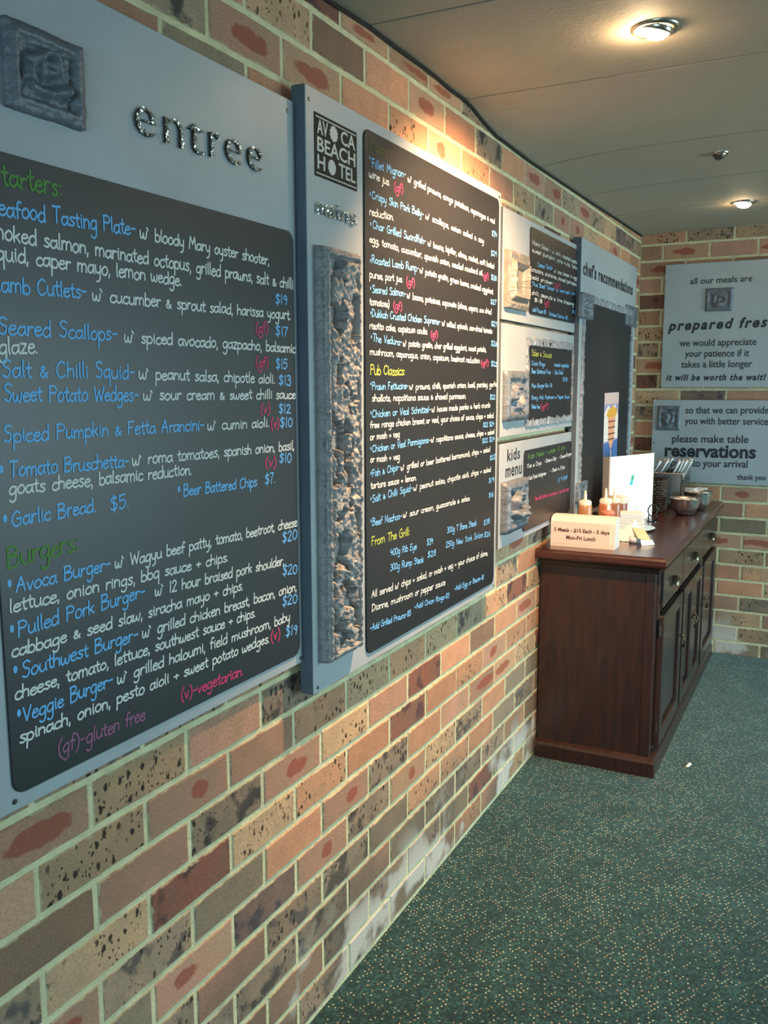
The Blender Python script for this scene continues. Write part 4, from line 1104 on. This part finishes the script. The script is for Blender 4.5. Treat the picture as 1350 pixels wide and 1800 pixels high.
# tall white menu card holder, folded open
cd = thing('card_stand', 'tall plain white folded card stand with a small green leaf mark, behind the bottles', 'stand', (.18, 4.2, ZT))
A, B_, C_ = (.128, 4.075), (.262, 4.42), (.085, 4.125)
def wall_(mb, p, q, z0, z1, th, lean=.0):
    d = Vector((q[0]-p[0], q[1]-p[1])); n = Vector((d.y, -d.x)).normalized()*th
    vs = [(p[0], p[1], z0), (q[0], q[1], z0), (q[0]-n.x, q[1]-n.y, z0), (p[0]-n.x, p[1]-n.y, z0)]
    vs += [(x-lean, y, z1) for x, y, _ in vs]
    mb.add(vs, [(0, 3, 2, 1), (4, 5, 6, 7), (0, 1, 5, 4), (1, 2, 6, 5), (2, 3, 7, 6), (3, 0, 4, 7)])
b = MB(); wall_(b, A, B_, ZT, ZT+.315, .004); b.build('front_leaf', white_card, cd)
b = MB(); wall_(b, C_, A, ZT, ZT+.312, .004); b.build('side_leaf', mat('card_shaded', (206, 200, 190), .6), cd)  # same white card in a greyer tone, shade painted into this leaf
dv = Vector((B_[0]-A[0], B_[1]-A[1])); dn = dv.normalized(); nn = Vector((dn.y, -dn.x))
def TC(u, v, w): return (A[0]+dn.x*u+nn.x*w, A[1]+dn.y*u+nn.y*w, ZT+v)
b = MB(TC)
def leaf(mb, u, v, a, l, wd, w):
    pts = []
    for i in range(9): s = i/8; pts.append((l*s, wd*sin(pi*s)))
    for i in range(7, 0, -1): s = i/8; pts.append((l*s, -wd*sin(pi*s)))
    mb.add([(u+x*cos(a)-y*sin(a), v+x*sin(a)+y*cos(a), w) for x, y in pts], [tuple(range(len(pts)))])
b2 = MB(TC); leaf(b, .180, .192, 1.0, .034, .012, .0006); b.build('green_leaf_mark', mat('print_green', (60, 176, 150), .5), cd)
leaf(b2, .165, .178, .35, .034, .011, .0006); b2.build('teal_leaf_mark', mat('print_teal', (60, 196, 196), .5), cd)

# napkins
nk = thing('napkin_stack', 'stack of white paper napkins on the round steel tray before the white card stand', 'napkins', (.246, 3.985, ZT))
for i in range(9):
    T = grp_T((.246, 3.985, ZT+.005+i*.0085), radians(20+rng.uniform(-4, 4))); b = MB(T); s = .054
    b.bevbox(-s, -s*.9, 0, s, s*.9, .0075, .0022); b.build('napkin', mat('napkin_white', (240, 238, 234), .9), nk)
# crumpled pale napkins behind the sign box
cn = thing('crumpled_napkin', 'crumpled white paper napkin heap between the sign box and the napkin stack', 'napkin', (.325, 3.75, ZT))
b = MB(); n = 16; vs = []; fs = []
for j_ in range(n+1):
    for i in range(n+1):
        a, c_ = i/n*2-1, j_/n*2-1; d = max(abs(a), abs(c_))
        h = .062*(1-d**2)*(1+.5*noise.noise(Vector((a*2, c_*2, 3))))+.012*abs(noise.noise(Vector((a*6, c_*6, 7))))+.001
        vs.append((.302+a*.045+c_*.012, 3.745+c_*.075, ZT+h))
for j_ in range(n):
    for i in range(n): q = j_*(n+1)+i; fs.append((q, q+1, q+n+2, q+n+1))
b.add(vs, fs); b.build('crumpled_sheet', mat('napkin_white', (240, 238, 234), .9), cn)
# folded cream paper packet
cp_ = thing('cream_packet', 'folded cream paper packet lying over a small clear cup near the sign box', 'paper', (.345, 3.66, ZT))
b = MB(); b.add([(.312, 3.70, ZT+.056), (.355, 3.60, ZT+.030), (.398, 3.66, ZT+.012), (.352, 3.75, ZT+.044)], [(0, 1, 2, 3)])
vs = b.v[:]; b.add([(x, y, z+.003) for x, y, z in vs], [(3, 2, 1, 0)]); b.add([], []); b.f += [(0, 4, 5, 1), (1, 5, 6, 2), (2, 6, 7, 3), (3, 7, 4, 0)]; b.build('paper_flap', mat('cream_paper', (206, 190, 146), .7), cp_)
b = MB(); b.add([(.36, 3.625, ZT+.026), (.372, 3.60, ZT+.002), (.415, 3.645, ZT+.002), (.402, 3.668, ZT+.016)], [(0, 1, 2, 3), (3, 2, 1, 0)]); b.build('white_flap', white_card, cp_)
cu = thing('small_cup', 'small clear plastic cup lying under the cream paper packet', 'cup', (.335, 3.665, ZT))
b = MB(grp_T((.335, 3.665, ZT), 0)); b.lathe([(0, .001), (.022, .001), (.026, .026), (.0275, .027), (.0245, .003), (0, .003)], n=20); b.build('cup_body', mat('cup_plastic', (225, 225, 225), .15, spec=.6), cu, smooth=True)

steel = mat('polished_steel', (214, 212, 206), .30, 1); steel2 = mat('brushed_steel', (150, 148, 142), .3, 1)
# plate
pl = thing('steel_plate', 'round polished steel tray under the white napkin stack', 'tray', (.258, 4.00, ZT))
b = MB(grp_T((.258, 4.00, ZT), 0)); b.lathe([(0, 0), (.080, 0), (.085, .003), (.094, .010), (.096, .012), (.093, .012), (.083, .0045), (.079, .002), (0, .002)], n=40); b.build('tray_dish', steel, pl, smooth=True)
# wire number stand
ws = thing('wire_stand', 'small dark wire loop stand beside the white card stand', 'stand', (.290, 4.30, ZT))
b = MB(); pts = []
for i in range(22):
    a = -1.2+i/21*(2*pi-.5); pts.append((.290+.020*cos(a), 4.285+.010*cos(a), ZT+.052+.028*sin(a)))
b.tube([(.272, 4.28, ZT+.003), (.272, 4.28, ZT+.03)]+pts[:1]*0, .0028, 7); b.tube(pts, .0028, 7); b.tube([(.306, 4.29, ZT+.003), (.306, 4.29, ZT+.04)], .0028, 7)
b.build('wire_loop', mat('dark_wire', (60, 60, 62), .25, .9), ws, smooth=True)
b = MB(grp_T((.289, 4.285, ZT), 0)); b.lathe([(0, 0), (.026, 0), (.026, .004), (0, .005)], n=20); b.build('foot', mat('dark_wire', (60, 60, 62), .25, .9), ws)

# wicker basket: woven strands on stakes
wk = thing('wicker_basket', 'dark woven wicker basket on the sideboard in front of the steel cutlery caddy', 'basket', (.20, 4.66, ZT))
wick = mat('dark_wicker', (62, 50, 40), .5, var=.3, vscale=40)
BX, BY = .200, 4.66
for k in range(13):
    z = ZT+.008+k*.0125; b = MB(); pts = []; n = 40; rx, ry = .078+.010*k/13, .098+.010*k/13
    for i in range(n+1):
        a = 2*pi*i/n; wv = .005*(1 if (i+k) % 2 else -1)
        ex = 2/3.2; cx_, sy_ = cos(a), sin(a)
        pts.append((BX+(rx+wv)*math.copysign(abs(cx_)**ex, cx_), BY+(ry+wv)*math.copysign(abs(sy_)**ex, sy_), z+.0015*sin(a*5+k)))
    b.tube(pts, .0052, 5, cap=False); b.build('strand', wick, wk)
for i in range(20):
    a = 2*pi*i/20; ex = 2/3.2; b = MB(); cx_, sy_ = cos(a), sin(a); x = math.copysign(abs(cx_)**ex, cx_); y = math.copysign(abs(sy_)**ex, sy_)
    b.tube([(BX+.078*x, BY+.098*y, ZT+.001), (BX+.088*x, BY+.108*y, ZT+.17)], .004, 5); b.build('stake', wick, wk)
b = MB(); b.box(BX-.06, BY-.08, ZT, BX+.06, BY+.08, ZT+.006); b.build('basket_base', wick, wk)

# steel caddy with slots, behind the basket
ca = thing('cutlery_caddy', 'stainless steel cutlery caddy with slotted side behind the wicker basket', 'caddy', (.24, 4.93, ZT))
x0, x1, y0, y1, z1 = .13, .338, 4.80, 5.10, ZT+.180
b = MB()
b.box(x0, y0, ZT+.02, x1, y0+.003, z1); b.box(x0, y1-.003, ZT+.02, x1, y1, z1); b.box(x0, y0, ZT+.02, x0+.003, y1, z1); b.box(x0, y0, ZT+.02, x1, y1, ZT+.023)
# slotted side facing the room
ys = [y0, y0+.04, y0+.085, y0+.125, y0+.170, y0+.210, y0+.255, y1]
for i in range(0, 8, 2): b.box(x1-.003, ys[i], z1-.055, x1, ys[i+1] if i+1 < 8 else y1, z1-.025)
b.box(x1-.003, y0, z1-.025, x1, y1, z1); b.box(x1-.003, y0, ZT+.02, x1, y1, z1-.055)
b.build('caddy_body', steel2, ca)
for (x, y) in ((x0+.006, y0+.006), (x1-.006, y0+.006), (x0+.006, y1-.006), (x1-.006, y1-.006)):
    b = MB(); b.tube([(x, y, ZT), (x, y, ZT+.03)], .006, 8); b.build('foot', steel2, ca)
b = MB(); r_ = .004
b.tube([(x0, y0, z1), (x1, y0, z1), (x1, y1, z1), (x0, y1, z1), (x0, y0, z1)], r_, 6); b.build('rim', steel, ca)
b = MB(); b.box((x0+x1)/2-.0015, y0, ZT+.023, (x0+x1)/2+.0015, y1, z1-.02); b.build('divider', steel2, ca)
def cutlery(x, y, lean, ry, label, grp, kind):
    ztop = ZT+.180+.070
    base = Vector((x, y, ZT+.10)); tip = Vector((x+lean, y+ry, ztop+rng.uniform(-.015, .012)))
    t = thing(kind, label, 'cutlery', tuple(base), grp)
    ax = (tip-base).normalized(); s = ax.cross(Vector((0, 1, 0))).normalized(); u_ = s.cross(ax); b = MB(); rings = []
    L_ = (tip-base).length
    for f_, wd, th in ((0, .004, .0012), (.35, .005, .0022), (.7, .008, .0026), (.93, .0105, .0024), (1, .006, .0016)):
        p = base+ax*(L_*f_); rings.append([tuple(p+s*(wd*cos(a))+u_*(th*sin(a))) for a in [2*pi*i/8 for i in range(8)]])
    b.loft(rings); b.build('handle', steel, t, smooth=True)
i = 0
for gx, gy in ((.152, 4.84), (.168, 4.88), (.184, 4.85), (.158, 4.93), (.176, 4.97), (.195, 4.91), (.150, 5.00)):
    cutlery(gx, gy, .075+rng.uniform(-.012, .012), rng.uniform(-.01, .02), 'steel knife handle leaning out of the left half of the cutlery caddy', 'knives in the caddy', 'table_knife')
for gx, gy in ((.258, 4.84), (.272, 4.88), (.288, 4.85), (.262, 4.94), (.280, 4.98), (.300, 4.92), (.310, 4.87)):
    cutlery(gx, gy, .070+rng.uniform(-.012, .012), rng.uniform(-.01, .02), 'steel fork handle leaning out of the right half of the cutlery caddy', 'forks in the caddy', 'table_fork')

# bowls of sachets
def bowl(x, y, r, h, label):
    t = thing('steel_bowl', label, 'bowl', (x, y, ZT))
    prof = [(0, .002), (r*.45, 0), (r*.62, h*.12), (r*.84, h*.45), (r*.97, h*.9), (r*1.02, h), (r*1.05, h*1.005), (r*1.02, h*1.03), (r*.94, h*.9), (r*.8, h*.47), (r*.55, h*.16), (0, h*.1)]
    b = MB(grp_T((x, y, ZT), 0)); b.lathe(prof, n=40); b.build('bowl_shell', steel, t, smooth=True)
sachet_m = mat('sachet_white', (238, 236, 230), .55)
def sachet(x, y, z, a, tilt, label, grp):
    b = MB(); n = 4; L2, W2 = .024, .014; vs = []
    M = Matrix.Translation((x, y, z)) @ Matrix.Rotation(a, 4, 'Z') @ Matrix.Rotation(tilt, 4, 'X')
    for side in (1, -1):
        for j_ in range(n+1):
            for i_ in range(n+1):
                u, v = i_/n*2-1, j_/n*2-1; hh = .003*(1-u**4)*(1-v**4)+.0003
                vs.append(tuple(M @ Vector((u*L2, v*W2, side*hh))))
    fs = []; k = (n+1)**2
    for j_ in range(n):
        for i_ in range(n): q = j_*(n+1)+i_; fs.append((q, q+1, q+n+2, q+n+1)); fs.append((k+q, k+q+n+1, k+q+n+2, k+q+1))
    b.add(vs, fs); o = b.build('sugar_sachet', sachet_m); tag(o, label, 'sachet', grp)
bowl(.392, 4.58, .074, .082, 'polished steel bowl of white sachets, nearer of the two at the sideboard far end')
bowl(.424, 4.80, .072, .092, 'polished steel bowl of white sachets, farther of the two, behind the nearer bowl')
for i in range(14):
    a = rng.uniform(0, 6.28); r = .048*sqrt(rng.random())
    sachet(.392+r*cos(a), 4.58+r*sin(a), ZT+.066+.006*(i % 3)-.1*r*0, rng.uniform(0, 3.14), rng.uniform(-.5, .5), 'white paper sachet heaped in the nearer steel bowl', 'sachets in the nearer bowl')
for i in range(16):
    a = rng.uniform(0, 6.28); r = .046*sqrt(rng.random())
    sachet(.424+r*cos(a), 4.80+r*sin(a), ZT+.082+.008*(i % 4), rng.uniform(0, 3.14), rng.uniform(-.6, .6), 'white paper sachet heaped in the farther steel bowl', 'sachets in the farther bowl')

# scrap on the carpet
b = MB(); b.add([(.585, 3.56, .004), (.597, 3.553, .006), (.606, 3.592, .004), (.596, 3.598, .009)], [(0, 1, 2, 3), (3, 2, 1, 0)]); sc = b.build('paper_scrap', white_card)
tag(sc, 'tiny white paper scrap on the green carpet in front of the sideboard', 'paper')

# ------------------------------------------------------------------ ceiling lights
ring_m = mat('satin_nickel', (190, 180, 160), .25, .9)
def downlight(x, y, lit, label, aim=None, e=0, size=90):
    z = H+sag(y)*exp(-x/.22)
    t = thing('downlight', label, 'light', (x, y, z), 'ceiling downlights')
    T = grp_T((x, y, z), 0); s = 1 if lit else .62
    b = MB(T); b.lathe([(.036*s, .004), (.042*s, -.004), (.050*s, -.007), (.056*s, -.004), (.057*s, .0)], n=36); b.build('trim_ring', ring_m, t, smooth=True)
    tilt = .32
    d = (Vector(aim)-Vector((x, y, z))).normalized() if aim else Vector((-.3, 0, -1)).normalized()
    q = Vector((0, 0, -1)).rotation_difference(Vector((d.x*.5, d.y*.5, -1)).normalized())
    def TR(px, py, pz):
        v = q @ Vector((px, py, pz)); return (x+v.x, y+v.y, z+v.z)
    b = MB(TR); b.lathe([(.040*s, .004), (.041*s, -.006), (.037*s, -.009), (.034*s, -.006), (.030*s, .004)], n=30); b.build('gimbal_cup', ring_m, t, smooth=True)
    lamp = mat('lamp_glass_lit', (255, 222, 168), .2, emit=60) if lit else mat('lamp_glass_off', (70, 66, 60), .15)
    b = MB(TR); b.lathe([(0, -.024), (.014*s, -.0235), (.026*s, -.019), (.034*s, -.010), (.034*s, -.004)], n=24); b.build('lamp', lamp, t, smooth=True)
    if lit:
        sd = bpy.data.lights.new('halogen_beam', 'SPOT'); sd.energy = e; sd.color = (1, .61, .33); sd.spot_size = radians(size); sd.spot_blend = .75; sd.shadow_soft_size = .02
        o = bpy.data.objects.new('halogen_beam', sd); o.location = Vector((x, y, z))+d*.03; o.rotation_euler = d.to_track_quat('-Z', 'Y').to_euler(); COL.objects.link(o)
        pd = bpy.data.lights.new('halogen_spill', 'POINT'); pd.energy = e*.007; pd.color = (1, .70, .42); pd.shadow_soft_size = .02
        o = bpy.data.objects.new('halogen_spill', pd); o.location = Vector((x, y, z))+Vector((-.03, 0, -.03)); COL.objects.link(o)
downlight(.600, 2.288, True, 'lit round downlight in the ceiling nearest the camera', SPOTS[0]['aim'], SPOTS[0]['e'], SPOTS[0]['size'])
downlight(.599, 3.568, False, 'small unlit tilted ceiling fitting between the two lit downlights')
downlight(.592, 4.564, True, 'lit round downlight in the ceiling close to the end wall', SPOTS[1]['aim'], SPOTS[1]['e'], SPOTS[1]['size'])
